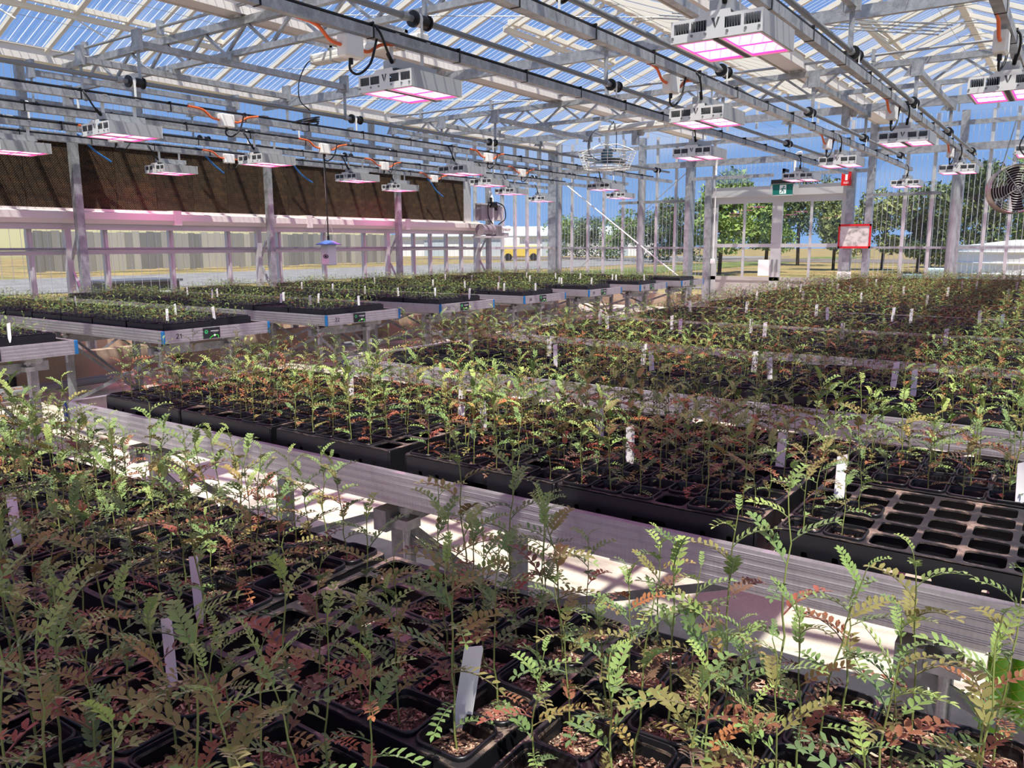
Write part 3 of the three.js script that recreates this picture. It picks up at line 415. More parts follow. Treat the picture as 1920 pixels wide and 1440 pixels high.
// ---------- junction boxes with orange leads ----------
function jbox(x, y, z, label, group) {
  const j = thing('junction_box', label, 'junction box', [x, y, z], 0, group);
  part('body', new RoundedBoxGeometry(0.075, 0.13, 0.16, 2, 0.012), M.whitePlastic, j); part('lid', span(0.036, 0.042, -0.055, 0.055, -0.07, 0.07), M.whitePlastic, j);
  part('lead', hose([V(0, 0, 0.08), V(0, 0.01, 0.16), V(0, 0.075, 0.26), V(0, 0.09, 0.42)], 0.011, 20, 6), M.orange, j); part('lead', hose([V(0, 0, -0.08), V(0, 0.0, -0.15), V(0, 0.06, -0.26), V(0, 0.09, -0.4)], 0.011, 20, 6), M.orange, j);
  part('tail', hose([V(0, -0.06, 0), V(0, -0.13, 0.01), V(0, -0.15, -0.05), V(0.02, -0.08, -0.14), V(0.03, 0.08, -0.2)], 0.008, 24, 6), M.cable, j); part('gland', cyl(0.014, 0.04, 0, -0.08, 0, 8), M.cable, j);
}
for (const x of [-7.3, -8.35, -9.4, -10.4]) for (const z of [-5.25, -7.5, -9.7, -12.1]) { if ((x === -7.3 || x === -9.4) === (z === -5.25 || z === -9.7)) jbox(x + 0.05, RAILY - 0.05, z, 'white junction box with orange leads on a rail over the numbered benches', 'junction boxes over the numbered benches'); }
for (const [x, z] of [[-3.75, -3.65], [-0.5, -5.9], [-1.55, -8.4], [-2.65, -10.5], [-2.65, -5.9], [-1.55, -12.5]]) jbox(x - 0.02, RAILY - 0.11, z, 'pale junction box with orange leads under a rail over the block facing doors', 'junction boxes over the block facing the doors');
// ---------- batten lights ----------
for (const [p, q, lb] of [[V(-6.55, 3.34, -5.85), V(-5.1, 3.34, -5.85), 'white batten light fitting slung beneath the truss over benches 22 and 23'], [V(-6.65, 3.34, -12.0), V(-5.2, 3.34, -12.0), 'white batten light fitting beside the basket fan']]) {
  const b = thing('batten_light', lb, 'light fitting', [(p.x + q.x) / 2, p.y, p.z]); const L = q.x - p.x;
  part('housing', new RoundedBoxGeometry(L, 0.07, 0.1, 3, 0.025), M.white, b); part('diffuser', new RoundedBoxGeometry(L - 0.04, 0.05, 0.12, 3, 0.02).translate(0, -0.045, 0), mat({ color: 0xdcd6cc, roughness: 0.3 }), b);
  for (const s of [-1, 1]) { part('end_cap', new RoundedBoxGeometry(0.05, 0.1, 0.125, 2, 0.02).translate(s * L / 2, -0.02, 0), mat({ color: 0xb8b8b8, roughness: 0.4 }), b); part('clip', span(s * L * 0.3 - 0.012, s * L * 0.3 + 0.012, -0.075, 0.05, -0.064, 0.064), M.steelWire, b); part('bracket', [span(s * L * 0.35 - 0.015, s * L * 0.35 + 0.015, 0.03, 0.09, -0.02, 0.02), span(s * L * 0.35 - 0.015, s * L * 0.35 + 0.015, 0.06, 0.09, -0.02, 0.4)], M.galv, b); }
  part('cable', hose([V(-L / 2, 0, 0), V(-L / 2 - 0.12, -0.03, 0), V(-L / 2 - 0.2, -0.2, 0.05), V(-L / 2 - 0.15, -0.4, 0.1), V(-L / 2 + 0.05, -0.53, 0.15)], 0.006, 24, 5), M.cable, b);
}
// ---------- basket fan ----------
{
  const f = thing('basket_fan', 'round air fan in a white wire basket hung from the far truss', 'fan', [-6.83, 2.9, -12.55]);
  const wires = []; for (let k = 0; k < 7; k++) wires.push(new THREE.TorusGeometry(0.50 - k * 0.018, 0.006, 5, 40).rotateX(Math.PI / 2).translate(0, 0.12 - k * 0.045, 0)); for (let i = 0; i < 12; i++) { const a = i / 12 * 6.283; wires.push(rod(V(Math.cos(a) * 0.5, 0.13, Math.sin(a) * 0.5), V(Math.cos(a) * 0.38, -0.16, Math.sin(a) * 0.38), 0.006, 5), rod(V(Math.cos(a) * 0.38, -0.16, Math.sin(a) * 0.38), V(0, -0.17, 0), 0.005, 5)); } for (let k = 1; k < 5; k++) wires.push(new THREE.TorusGeometry(0.08 * k, 0.004, 4, 30).rotateX(Math.PI / 2).translate(0, -0.165, 0));
  part('wire_basket', wires, M.whitePlastic, f);
  part('motor', [cyl(0.1, 0.2, 0, 0.03, 0, 20), cyl(0.07, 0.06, 0, 0.15, 0, 20)], mat({ color: 0x2f4a5a, roughness: 0.5 }), f);
  for (let i = 0; i < 4; i++) { const a = i / 4 * 6.283 + 0.4, d = V(Math.cos(a), 0, Math.sin(a)); part('blade', orient(box(0.14, 0.006, 0.3), d.clone().multiplyScalar(0.1).add(V(0, -0.03, 0)), d.clone().multiplyScalar(0.4).add(V(0, -0.03, 0)), V(d.z * 0.5, 1, -d.x * 0.5).normalize()), mat({ color: 0x37474f, roughness: 0.5 }), f); }
  const arms = []; for (let i = 0; i < 4; i++) { const a = i / 4 * 6.283; arms.push(rod(V(Math.cos(a) * 0.5, 0.13, Math.sin(a) * 0.5), V(Math.cos(a) * 0.2, 0.24, Math.sin(a) * 0.2), 0.009, 6), rod(V(Math.cos(a) * 0.2, 0.24, Math.sin(a) * 0.2), V(0, 0.24, 0), 0.009, 6)); } part('spider', arms, M.whitePlastic, f);
  part('drop_rod', span(-0.025, 0.025, 0.15, 0.52, -0.025, 0.025), M.galv, f); part('cable', hose([V(0.06, 0.18, 0), V(0.16, 0.12, 0), V(0.18, 0.3, 0), V(0.2, 0.5, 0.05)], 0.007, 20, 5), M.cable, f);
}
// ---------- round circulation fan ----------
{
  const f = thing('circulation_fan', 'round steel circulation fan with dark blades and concentric wire guard', 'fan', [-0.66, 2.04, -10.5], 0.28);
  const sh = new THREE.LatheGeometry([[0.255, 0.13], [0.262, 0.12], [0.25, 0.1], [0.25, -0.1], [0.262, -0.12], [0.255, -0.13]].map((q) => new THREE.Vector2(...q)), 44).rotateX(Math.PI / 2);
  part('shroud', sh, mat({ color: 0xc8beb0, roughness: 0.35, metalness: 0.6 }), f);
  const g = []; for (let k = 1; k < 10; k++) g.push(new THREE.TorusGeometry(0.026 * k, 0.0035, 5, 40).translate(0, 0, 0.125)); for (let i = 0; i < 4; i++) { const a = i * 1.5708 + 0.6; g.push(rod(V(0, 0, 0.128), V(Math.cos(a) * 0.255, Math.sin(a) * 0.255, 0.128), 0.005, 6)); } part('wire_guard', g, M.steelWire, f);
  part('hub', cyl(0.05, 0.12, 0, 0, 0.02, 20, 'z'), M.hollow, f);
  for (let i = 0; i < 4; i++) { const a = i * 1.5708 + 0.2; part('blade', orient(box(0.13, 0.008, 0.2), V(Math.cos(a) * 0.04, Math.sin(a) * 0.04, 0.02), V(Math.cos(a) * 0.235, Math.sin(a) * 0.235, 0.02), V(-Math.sin(a) * 0.5, Math.cos(a) * 0.5, 0.85).normalize()), mat({ color: 0x1d1a1a, roughness: 0.5 }), f); }
  part('chain', [rod(V(-0.15, 0.2, 0), V(-0.05, 0.73, 0), 0.006, 5), rod(V(0.15, 0.2, 0), V(0.05, 0.73, 0), 0.006, 5)], M.steelWire, f); part('cable', hose([V(0.05, 0.1, -0.1), V(0.1, 0.3, -0.05), V(0.0, 0.45, 0.02), V(0.12, 0.72, 0)], 0.007, 20, 5), M.cable, f);
}
// ---------- climate sensor ----------
{
  const s = thing('climate_sensor', 'white climate sensor box under a flat conical blue shade hung on a cable', 'sensor', [-8.3, 1.2, -7.5]);
  part('shade', new THREE.LatheGeometry([[0.0, 0.335], [0.05, 0.33], [0.17, 0.28], [0.175, 0.272], [0.05, 0.31], [0.0, 0.315]].map((q) => new THREE.Vector2(...q)), 32), mat({ color: 0x5f86c8, roughness: 0.35, metalness: 0.3 }), s);
  part('body', new RoundedBoxGeometry(0.15, 0.29, 0.15, 3, 0.02).translate(0, 0.145, 0), M.whitePlastic, s);
  part('badge', new THREE.CylinderGeometry(0.05, 0.05, 0.002, 24).scale(1, 1, 0.55).rotateX(Math.PI / 2).rotateY(0.0).translate(0.02, 0.12, 0.0765), M.cable, s); part('badge_mark', new THREE.TorusGeometry(0.03, 0.004, 6, 24).scale(1, 0.5, 1).translate(0.02, 0.12, 0.078), M.whitePlastic, s);
  part('cable', [hose([V(0, 0.33, 0), V(0, 0.6, 0), V(0.0, 1.2, 0), V(-0.03, 1.55, 0)], 0.009, 24, 6), rod(V(0, 0.33, 0), V(0, 0.39, 0), 0.016, 8)], M.cable, s);
  part('chain', [rod(V(-0.15, 0.3, 0), V(0, 0.66, 0), 0.003, 5), rod(V(0.15, 0.3, 0), V(0, 0.66, 0), 0.003, 5), rod(V(0.0, 0.66, 0), V(-0.04, 1.55, 0), 0.003, 5)], M.steelWire, s);
}
// blue cord ends tied to the pad wall
for (const [x, y, z, dx] of [[-10.95, 2.93, -5.6, 0.2], [-10.95, 2.9, -7.4, 0.1], [-10.95, 2.86, -9.1, 0.3], [-10.95, 2.78, -12.6, 0.25]]) { solo('blue_cord', hose([V(x, y, z), V(x, y - 0.05, z - 0.08), V(x, y - 0.2, z - 0.24), V(x, y - 0.33, z - 0.4 - dx * 0.3)], 0.014, 18, 6), M.blueTie, 'loose end of blue cord hanging in front of the brown cooling pads', 'cord', 'blue cord ends by the cooling pads'); }
// coil of black cable on a rail
solo('cable_coil', merge([0, 1, 2, 3].map((i) => new THREE.TorusGeometry(0.13 + i * 0.006, 0.007, 6, 30).rotateX(Math.PI / 2 + 0.1 * i).translate(-7.3, 2.83 + i * 0.012, -6.35))), M.cable, 'coil of black cable resting on a light rail over the numbered benches', 'cable');
// ---------- pump and valves on the post past the pads ----------
{
  const p = thing('water_pump', 'grey pump with valves and white pipes on the post past the cooling pads', 'pump', [-10.62, 1.7, -14.35]);
  part('motor', [cyl(0.11, 0.3, 0, 0.08, 0.28, 20, 'z'), cyl(0.125, 0.03, 0, 0.08, 0.44, 20, 'z'), cyl(0.13, 0.1, 0, 0.08, 0.08, 20, 'z')], mat({ color: 0x8a8488, roughness: 0.5 }), p);
  part('casing', [new RoundedBoxGeometry(0.22, 0.26, 0.2, 2, 0.04).translate(0, 0.06, -0.12)], mat({ color: 0x6b666a, roughness: 0.6 }), p);
  part('tray_shelf', [span(-0.2, 0.16, -0.09, -0.05, -0.35, 0.5), span(-0.22, 0.18, -0.06, 0.02, -0.36, -0.34)], M.aluFrame, p);
  part('pipe', [rod(V(0, 0.2, 0.0), V(0, 0.75, 0.0), 0.035, 12), rod(V(0, 0.75, 0), V(-0.1, 1.0, 0.0), 0.03, 12), rod(V(0, 0.12, -0.2), V(0, 0.12, -0.55), 0.045, 12), rod(V(0, 0.12, -0.5), V(0, 0.12, -0.62), 0.06, 12)], M.whitePlastic, p);
  part('valve', [cyl(0.065, 0.2, 0.02, 0.62, 0.03, 14, 'z'), cyl(0.04, 0.12, 0.02, 0.56, -0.1, 12), cyl(0.03, 0.1, 0.02, 0.72, 0.08, 12)], M.cable, p);
  part('filter', [cyl(0.08, 0.26, 0, 0.42, -0.22, 16), cyl(0.095, 0.04, 0, 0.56, -0.22, 16)], mat({ color: 0xb8b6b6, roughness: 0.45 }), p);
  part('cable', [hose([V(0.02, 0.7, 0.1), V(0.05, 0.6, 0.22), V(0.05, 0.35, 0.2), V(0.03, 0.2, 0.02)], 0.012, 20, 6), hose([V(0.02, 0.68, -0.1), V(0.05, 0.6, -0.35), V(0.05, 0.35, -0.42), V(0.02, 0.2, -0.2)], 0.012, 20, 6)], M.cable, p);
  const b = thing('control_box', 'grey metal control box mounted at the end of the cooling pad gutter', 'box', [-10.74, 1.98, -14.12]); part('body', span(-0.02, 0.14, 0, 0.33, -0.5, 0.2), mat({ color: 0x9a9598, roughness: 0.5 }), b); part('lid', span(-0.03, 0.16, 0.33, 0.36, -0.52, 0.22), M.aluFrame, b);
}
// ---------- signs, board and papers at the doors ----------
function sign(name, w, h, px, py, z, m, label, category) { const p = at(px, py, 'z', z); const g = thing(name, label, category, [p.x, p.y, p.z]); const o = part('face', box(w, h, 0.012), m, g); const uv = o.geometry.attributes.uv; for (let i = 0; i < uv.count; i++) uv.setXY(i, uv.getX(i) / w + 0.5, uv.getY(i) / h + 0.5); return g; }
{
  const ex = canvasTex(256, 140, (x, w, h) => { x.fillStyle = '#0f6e63'; x.fillRect(0, 0, w, h); x.fillStyle = '#f4fbf8'; x.fillRect(86, 12, 84, 116); x.fillStyle = '#0f6e63'; x.beginPath(); x.arc(140, 36, 10, 0, 7); x.fill(); x.lineCap = 'round'; x.strokeStyle = '#0f6e63'; x.lineWidth = 13; const l = (...p) => { x.beginPath(); x.moveTo(p[0], p[1]); for (let i = 2; i < p.length; i += 2) x.lineTo(p[i], p[i + 1]); x.stroke(); }; l(132, 52, 122, 82); x.lineWidth = 9; l(122, 82, 142, 96, 138, 118); l(122, 82, 112, 104, 94, 112); l(132, 54, 152, 66, 160, 58); l(128, 54, 110, 60, 106, 76); });
  const e = sign('exit_sign', 0.42, 0.22, 1468, 355, ZF + 0.42, mat({ map: ex, roughness: 0.4 }), 'green exit sign with a running figure over the sliding doors', 'sign'); part('frame', [span(-0.23, 0.23, -0.13, -0.11, -0.02, 0.02), span(-0.23, 0.23, 0.11, 0.13, -0.02, 0.02), span(-0.23, -0.21, -0.12, 0.12, -0.02, 0.02), span(0.21, 0.23, -0.12, 0.12, -0.02, 0.02)], M.aluFrame, e); part('bracket', [span(-0.24, 0.24, 0.12, 0.2, -0.05, 0.05), span(-0.02, 0.02, 0.14, 0.42, -0.03, 0.03), span(-0.02, 0.02, 0.36, 0.42, -0.3, 0.03)], M.cable, e);
  const fx = canvasTex(128, 160, (x, w, h) => { x.fillStyle = '#d81e22'; x.fillRect(0, 0, w, h); x.fillStyle = '#ffffff'; x.fillRect(50, 26, 30, 72); x.beginPath(); x.arc(65, 28, 15, 0, 7); x.fill(); x.fillRect(58, 10, 14, 12); x.fillRect(40, 14, 22, 6); x.fillRect(30, 118, 70, 5); x.fillRect(30, 130, 70, 5); });
  sign('fire_extinguisher_sign', 0.19, 0.27, 1587, 335, ZF + 0.3, mat({ map: fx, roughness: 0.4 }), 'red sign with a white fire extinguisher symbol beside the sliding doors', 'sign');
  const wb = sign('notice_board', 0.58, 0.40, 1602, 443, ZF + 0.32, mat({ map: tex(128, 96, (u, v) => { const n = fbm(u * 9, v * 7, 6, 4), k = 0.86 - Math.max(0, n - 0.52) * 0.7; return [k, k * 0.98, k * 0.95]; }, true), roughness: 0.35 }), 'grey-white notice board in a red frame beside the sliding doors', 'board');
  part('frame', [span(-0.31, 0.31, 0.2, 0.24, -0.012, 0.02), span(-0.31, 0.31, -0.24, -0.2, -0.012, 0.02), span(-0.31, -0.28, -0.24, 0.24, -0.012, 0.02), span(0.28, 0.31, -0.24, 0.24, -0.012, 0.02)], M.red, wb);
  const p1 = at(1432, 502, 'z', ZF + 0.075); solo('paper_sheet', box(0.26, 0.35, 0.003).translate(p1.x, p1.y, p1.z), M.tag, 'blank white paper taped low on the sliding door glass', 'paper');
  const p2 = at(1582, 517, 'z', ZF + 0.3); solo('paper_sheet', box(0.27, 0.17, 0.004).translate(p2.x, p2.y, p2.z), M.tag, 'white card fixed to the post beneath the red framed board', 'paper');
  const p3 = at(1336, 490, 'z', ZF + 0.27); const sw = thing('switch_box', 'small white switch box with conduit on the post beside the sliding doors', 'switch', [p3.x, p3.y, p3.z]); part('body', new RoundedBoxGeometry(0.1, 0.11, 0.06, 2, 0.012), M.whitePlastic, sw); part('conduit', [rod(V(0.01, 0.05, 0), V(0.01, 1.6, 0), 0.012, 8)], M.whitePlastic, sw);
}

// ---------- benches ----------
const font = await new FontLoader().loadAsync('fonts/droid/droid_sans_regular.typeface.json');
const TOP = 0.85, BED = 0.79, BW = 0.94;
const railProfile = (() => { const p = [[0, 0], [0.004, 0]]; for (const y of [0.014, 0.036, 0.058, 0.080]) for (let k = -1; k <= 1; k++) { const c = y + k * 0.0042; p.push([0.004, c - 0.0011], [0.0055, c - 0.0008], [0.0055, c + 0.0008], [0.004, c + 0.0011]); } p.push([0.004, 0.094], [-0.016, 0.094], [-0.016, 0.0905], [0, 0.0905]); return new THREE.Shape(p.map((q) => new THREE.Vector2(...q))); })();
const railCache = {};
function railGeo(L) { return railCache[L.toFixed(3)] ||= new THREE.ExtrudeGeometry(railProfile, { depth: L, bevelEnabled: false }).translate(0, 0, -L / 2); }
const plateTex = canvasTex(256, 144, (x, w, h) => {
  x.fillStyle = '#23262b'; x.fillRect(0, 0, w, h); x.strokeStyle = '#3fd07a'; x.lineWidth = 4;
  for (let i = 0; i < 3; i++) { x.save(); x.translate(46, 50); x.rotate(i * Math.PI / 3); x.beginPath(); x.ellipse(0, 0, 28, 11, 0, 0, 7); x.stroke(); x.restore(); } x.fillStyle = '#3fd07a'; for (let i = 0; i < 6; i++) { x.beginPath(); x.arc(46 + 25 * Math.cos(i * 1.047), 50 + 25 * Math.sin(i * 1.047), 5, 0, 7); x.fill(); }
  x.fillStyle = '#e9ecec'; for (let i = 0; i < 15; i++) x.fillRect(112 + i * 8.4, 40, 6.4, 10); x.fillStyle = '#b9bcbc'; for (let i = 0; i < 11; i++) x.fillRect(148 + i * 7, 58, 4.6, 5);
  x.strokeStyle = '#36c832'; x.lineWidth = 13; x.beginPath(); x.moveTo(84, 150); x.quadraticCurveTo(120, 112, 170, 104); x.quadraticCurveTo(224, 96, 228, 120); x.lineTo(224, 150); x.stroke(); x.fillStyle = '#f4f6f4'; x.beginPath(); x.arc(172, 104, 15, 0, 7); x.fill();
});
M.plate = mat({ map: plateTex, roughness: 0.35 });
function bench(x0, x1, zn, label, legsX, capM, number, plateZ) {
  const L = x1 - x0, b = thing('bench', label, 'bench', [0, 0, 0]), zf = zn - BW, y = TOP - 0.094;
  const r1 = part('rail', railGeo(L), M.alu, b); r1.rotation.y = -Math.PI / 2; r1.position.set((x0 + x1) / 2, y, zn);
  const r2 = part('rail', railGeo(L), M.alu, b); r2.rotation.y = Math.PI / 2; r2.position.set((x0 + x1) / 2, y, zf);
  const r3 = part('rail', railGeo(BW), M.alu, b); r3.position.set(x1, y, (zn + zf) / 2);
  const r4 = part('rail', railGeo(BW), M.alu, b); r4.rotation.y = Math.PI; r4.position.set(x0, y, (zn + zf) / 2);
  for (const [x, z] of [[x0, zn], [x0, zf], [x1, zn], [x1, zf]]) part('corner_cap', new RoundedBoxGeometry(0.024, 0.096, 0.024, 2, 0.006).translate(x, TOP - 0.047, z), capM, b);
  part('bed', span(x0 + 0.003, x1 - 0.003, BED - 0.02, BED, zn - 0.003, zf + 0.003), M.bed, b);
  for (const dz of [0.22, 0.72]) part('roller_tube', rod(V(x0 + 0.05, 0.735, zn - dz), V(x1 - 0.05, 0.735, zn - dz), 0.024, 12), M.galv, b);
  for (const x of legsX) {
    part('cross_beam', [span(x - 0.025, x + 0.025, 0.635, 0.70, zn - 0.06, zf + 0.06), span(x - 0.045, x + 0.045, 0.70, 0.712, zn - 0.16, zn - 0.28)], M.galvDull, b);
    for (const dz of [0.16, 0.78]) { part('leg', [span(x - 0.026, x + 0.026, 0, 0.64, zn - dz - 0.026, zn - dz + 0.026), span(x - 0.06, x + 0.06, 0, 0.01, zn - dz - 0.06, zn - dz + 0.06)], M.galvDull, b); part('adjuster', [cyl(0.011, 0.26, x + 0.06, 0.60, zn - dz + 0.05, 8), cyl(0.022, 0.018, x + 0.06, 0.70, zn - dz + 0.05, 6), span(x + 0.0, x + 0.09, 0.645, 0.675, zn - dz + 0.02, zn - dz + 0.08)], M.galv, b); }
    part('brace', bar(V(x, 0.62, zn - 0.18), V(x, 0.12, zn - 0.76), 0.006, 0.028), M.galvDull, b);
  }
  for (let i = 0; i < legsX.length - 1; i++) { part('brace', bar(V(legsX[i], 0.62, zn - 0.13), V(legsX[i + 1], 0.1, zn - 0.13), 0.006, 0.03), M.galvDull, b); part('brace', bar(V(legsX[i], 0.1, zn - 0.81), V(legsX[i + 1], 0.62, zn - 0.81), 0.006, 0.03), M.galvDull, b); }
  if (number) {
    const t = new TextGeometry(String(number), { font, size: 0.036, depth: 0.001, curveSegments: 4 }); t.rotateY(Math.PI / 2).translate(x1 + 0.0058, TOP - 0.064, zn - 0.10); part('number', t, M.cable, b).userData.label = `black number ${number}`;
    const p = part('name_plate', box(0.004, 0.082, 0.146), M.plate, b); const uv = p.geometry.attributes.uv; for (let i = 0; i < uv.count; i++) uv.setXY(i, 0.5 - uv.getX(i) / 0.146, uv.getY(i) / 0.082 + 0.5); p.position.set(x1 + 0.008, TOP - 0.046, zn - 0.40); p.userData.label = 'black name plate with green emblem';
  }
  return b;
}
const NUMW = ['twenty', 'twenty-one', 'twenty-two', 'twenty-three', 'twenty-four', 'twenty-five', 'twenty-six', 'twenty-seven'];
const RX0 = -3.31, RX1 = 1.3, LX0 = -10.2, LX1 = -5.45;
const benches = [];   // {side, near edge, phrase}
for (let k = 0; k < 10; k++) { const zn = k === 0 ? -0.10 : -1.556 - 1.52 * (k - 1); const ph = `${ORD[9 - k]} bench from the doors`; benches.push({ side: 'R', k, zn, ph }); bench(RX0, RX1, zn, `aluminium-railed seedling bench, ${ORD[9 - k]} from the doors in the block facing them`, [-2.95, -1.62, -0.2, 1.1], M.navyCap); }
for (let k = 0; k < 8; k++) { const zn = -1.72 - 1.57 * k, n = 20 + k; benches.push({ side: 'L', k, zn, ph: `bench numbered ${NUMW[k]}` }); bench(LX0, LX1, zn, k ? `aluminium-railed seedling bench with ${NUMW[k]} marked on its end rail` : 'aluminium-railed seedling bench with blue corner caps next to bench 21', [-5.75, -7.2, -8.7, -9.9], M.blueCap, n); }
// low concrete kerb under the numbered benches
struct('kerb', 'low tan concrete kerb wall under the numbered benches', merge([span(-8.72, -8.58, 0, 0.40, 1, -3.1), span(-8.72, -8.58, 0, 0.36, -3.3, -14.6)]), M.kerb);
solo('heating_pipe', merge([rod(V(-8.2, 0.12, 0), V(-8.2, 0.12, -14), 0.03, 12), rod(V(-8.05, 0.12, 0), V(-8.05, 0.12, -14), 0.03, 12)]), M.galvDull, 'pair of galvanised heating pipes lying along the tan kerb', 'pipe');
for (const [x, z] of [[-8.5, -3.5], [-8.5, -5.3], [-8.5, -8.3]]) { const h = thing('drain_hose', 'short green hose in a black pipe stub against the tan kerb', 'hose', [x, 0, z], 0, 'hoses at the kerb'); part('hose', hose([V(0, 0.15, 0), V(0, 0.4, 0), V(0.02, 0.72, 0.02)], 0.022, 12, 8), M.hose, h); part('stub', cyl(0.04, 0.2, 0, 0.1, 0, 12), M.cable, h); }
// green reinforced hoses under the second bench
for (const [px, dz, lb] of [[1868, 0, 'bright green braided hose rising from a black elbow under the ninth bench'], [1912, -0.05, 'bright green braided hose beside the one with a black elbow']]) {
  const p = at(px, 1285, 'z', -1.72 + dz), h = thing('braided_hose', lb, 'hose', [p.x, 0, p.z]);
  const c = [V(0.0, 0.72, 0), V(0, 0.6, 0), V(-0.01, 0.45, 0.01), V(-0.03, 0.28, 0.02), V(-0.02, 0.05, 0.03)]; part('tube', hose(c, 0.019, 24, 12), M.hose, h);
  const cv = new THREE.CatmullRomCurve3(c), br = []; for (const s of [-1, 1]) for (let q = 0; q < 3; q++) { const pts = []; for (let i = 0; i <= 60; i++) { const u = i / 60, b = cv.getPoint(u), a = s * u * 40 + q * 2.09; pts.push(V(b.x + Math.cos(a) * 0.0194, b.y, b.z + Math.sin(a) * 0.0194)); } br.push(hose(pts, 0.0006, 90, 3)); } part('braid', br, M.hoseMesh, h);
  if (!dz) part('elbow', [cyl(0.03, 0.06, 0, 0.47, 0, 14), hose([V(0, 0.47, 0), V(-0.06, 0.46, 0.02), V(-0.12, 0.43, 0.04), V(-0.14, 0.3, 0.05)], 0.024, 16, 10)], M.cable, h);
}

// ---------- trays ----------
const TL = 0.498, TW = 0.415, TH = 0.10, CP = 0.0812;
const cellX = (c) => (c - 2.5) * CP, cellZ = (r) => (2 - r) * CP;    // r = 0 is the row by the +z rail
function rrect(s, x, y, w, h, r) { s.moveTo(x - w / 2 + r, y - h / 2); s.lineTo(x + w / 2 - r, y - h / 2); s.quadraticCurveTo(x + w / 2, y - h / 2, x + w / 2, y - h / 2 + r); s.lineTo(x + w / 2, y + h / 2 - r); s.quadraticCurveTo(x + w / 2, y + h / 2, x + w / 2 - r, y + h / 2); s.lineTo(x - w / 2 + r, y + h / 2); s.quadraticCurveTo(x - w / 2, y + h / 2, x - w / 2, y + h / 2 - r); s.lineTo(x - w / 2, y - h / 2 + r); s.quadraticCurveTo(x - w / 2, y - h / 2, x - w / 2 + r, y - h / 2); return s; }
function trayWall(w) {
  const s = new THREE.Shape([[-w / 2 - 0.0, 0], [w / 2, 0], [w / 2 - 0.004, TH], [-w / 2 + 0.004, TH]].map((q) => new THREE.Vector2(...q)));
  for (const [x, ww, hh] of w > 0.45 ? [[-0.19, 0.013, 0.03], [-0.13, 0.013, 0.03], [0, 0.085, 0.032], [0.13, 0.013, 0.03], [0.19, 0.013, 0.03]] : [[-0.13, 0.013, 0.03], [0, 0.07, 0.032], [0.13, 0.013, 0.03]]) s.holes.push(rrect(new THREE.Path(), x, 0.045, ww, hh, 0.004));
  return new THREE.ExtrudeGeometry(s, { depth: 0.003, bevelEnabled: false, curveSegments: 2 });
}
const trayGeo = (() => {
  const g = [trayWall(TL).translate(0, 0, TW / 2 - 0.003), trayWall(TL).translate(0, 0, -TW / 2), trayWall(TW).rotateY(Math.PI / 2).translate(TL / 2 - 0.003, 0, 0), trayWall(TW).rotateY(Math.PI / 2).translate(-TL / 2, 0, 0)];
  for (let i = 0; i < 9; i++) g.push(box(TL - 0.01, 0.004, 0.007, 0, 0.008, -0.19 + i * 0.0475));
  for (let c = 1; c < 6; c++) g.push(box(0.002, 0.024, TW - 0.01, (c - 3) * CP, 0.086, 0)); for (let r = 1; r < 5; r++) g.push(box(TL - 0.01, 0.024, 0.002, 0, 0.086, (r - 2.5) * CP));
  for (const [x, z] of [[-1, -1], [-1, 1], [1, -1], [1, 1]]) g.push(new RoundedBoxGeometry(0.012, TH, 0.012, 2, 0.005).translate(x * (TL / 2 - 0.006), TH / 2, z * (TW / 2 - 0.006)));
  return merge(g);
})();
const trayTop = (() => { const s = rrect(new THREE.Shape(), 0, 0, TL, TW, 0.012); for (let c = 0; c < 6; c++) for (let r = 0; r < 5; r++) s.holes.push(rrect(new THREE.Path(), cellX(c), cellZ(r), 0.069, 0.069, 0.014)); return new THREE.ExtrudeGeometry(s, { depth: 0.004, bevelEnabled: false, curveSegments: 3 }).rotateX(-Math.PI / 2).translate(0, TH - 0.002, 0); })();
const trayFar = (() => {
  const g = [span(-TL / 2, TL / 2, 0.004, TH, TW / 2 - 0.003, TW / 2), span(-TL / 2, TL / 2, 0.004, TH, -TW / 2, -TW / 2 + 0.003), span(-TL / 2, -TL / 2 + 0.003, 0.004, TH, -TW / 2, TW / 2), span(TL / 2 - 0.003, TL / 2, 0.004, TH, -TW / 2, TW / 2), span(-TL / 2, TL / 2, 0, 0.004, -TW / 2, TW / 2)];
  for (let c = 1; c < 6; c++) g.push(box(0.011, 0.03, TW - 0.01, (c - 3) * CP, TH - 0.014, 0)); for (let r = 1; r < 5; r++) g.push(box(TL - 0.01, 0.028, 0.011, 0, TH - 0.014, (r - 2.5) * CP));
  return merge(g);
})();
const potSites = [];
const rT = rng(404);
function addTray(b, x, z, near, empties, place) {
  if (!inFrame(V(x, 0.9, z), 330)) return;
  const o = new THREE.Group(); o.name = numbered('seedling_tray'); o.position.set(x, BED, z); o.rotation.y = (rT() - 0.5) * 0.012; scene.add(o);
  const isEmpty = empties === 'all';
  tag(o, `${isEmpty ? 'empty' : empties ? 'part-empty' : 'full'} black seedling tray, ${place}, ${b.ph.replace(' the ', ' ')}`, 'tray', `trays on the ${b.ph}`);
  if (near) { part('body', trayGeo, M.tray, o); part('cell_grid', trayTop, M.trayDust, o); } else { part('body', trayFar, M.tray, o); }
  if (isEmpty) return;
  const holes = Array.isArray(empties) ? new Set(empties) : null, pe = empties === 'part' ? 0.5 : near ? 0.03 : 0.09;
  for (let r = 0; r < 5; r++) for (let c = 0; c < 6; c++) {
    if (holes ? holes.has(c + 6 * r) : rT() < pe) continue;
    potSites.push({ b, x: x + cellX(c), z: z + cellZ(r), rnd: rT(), rnd2: rT(), rnd3: rT() });
  }
}
const R1X = [-3.085, -2.58, -2.055, -1.50, -0.998, -0.462];
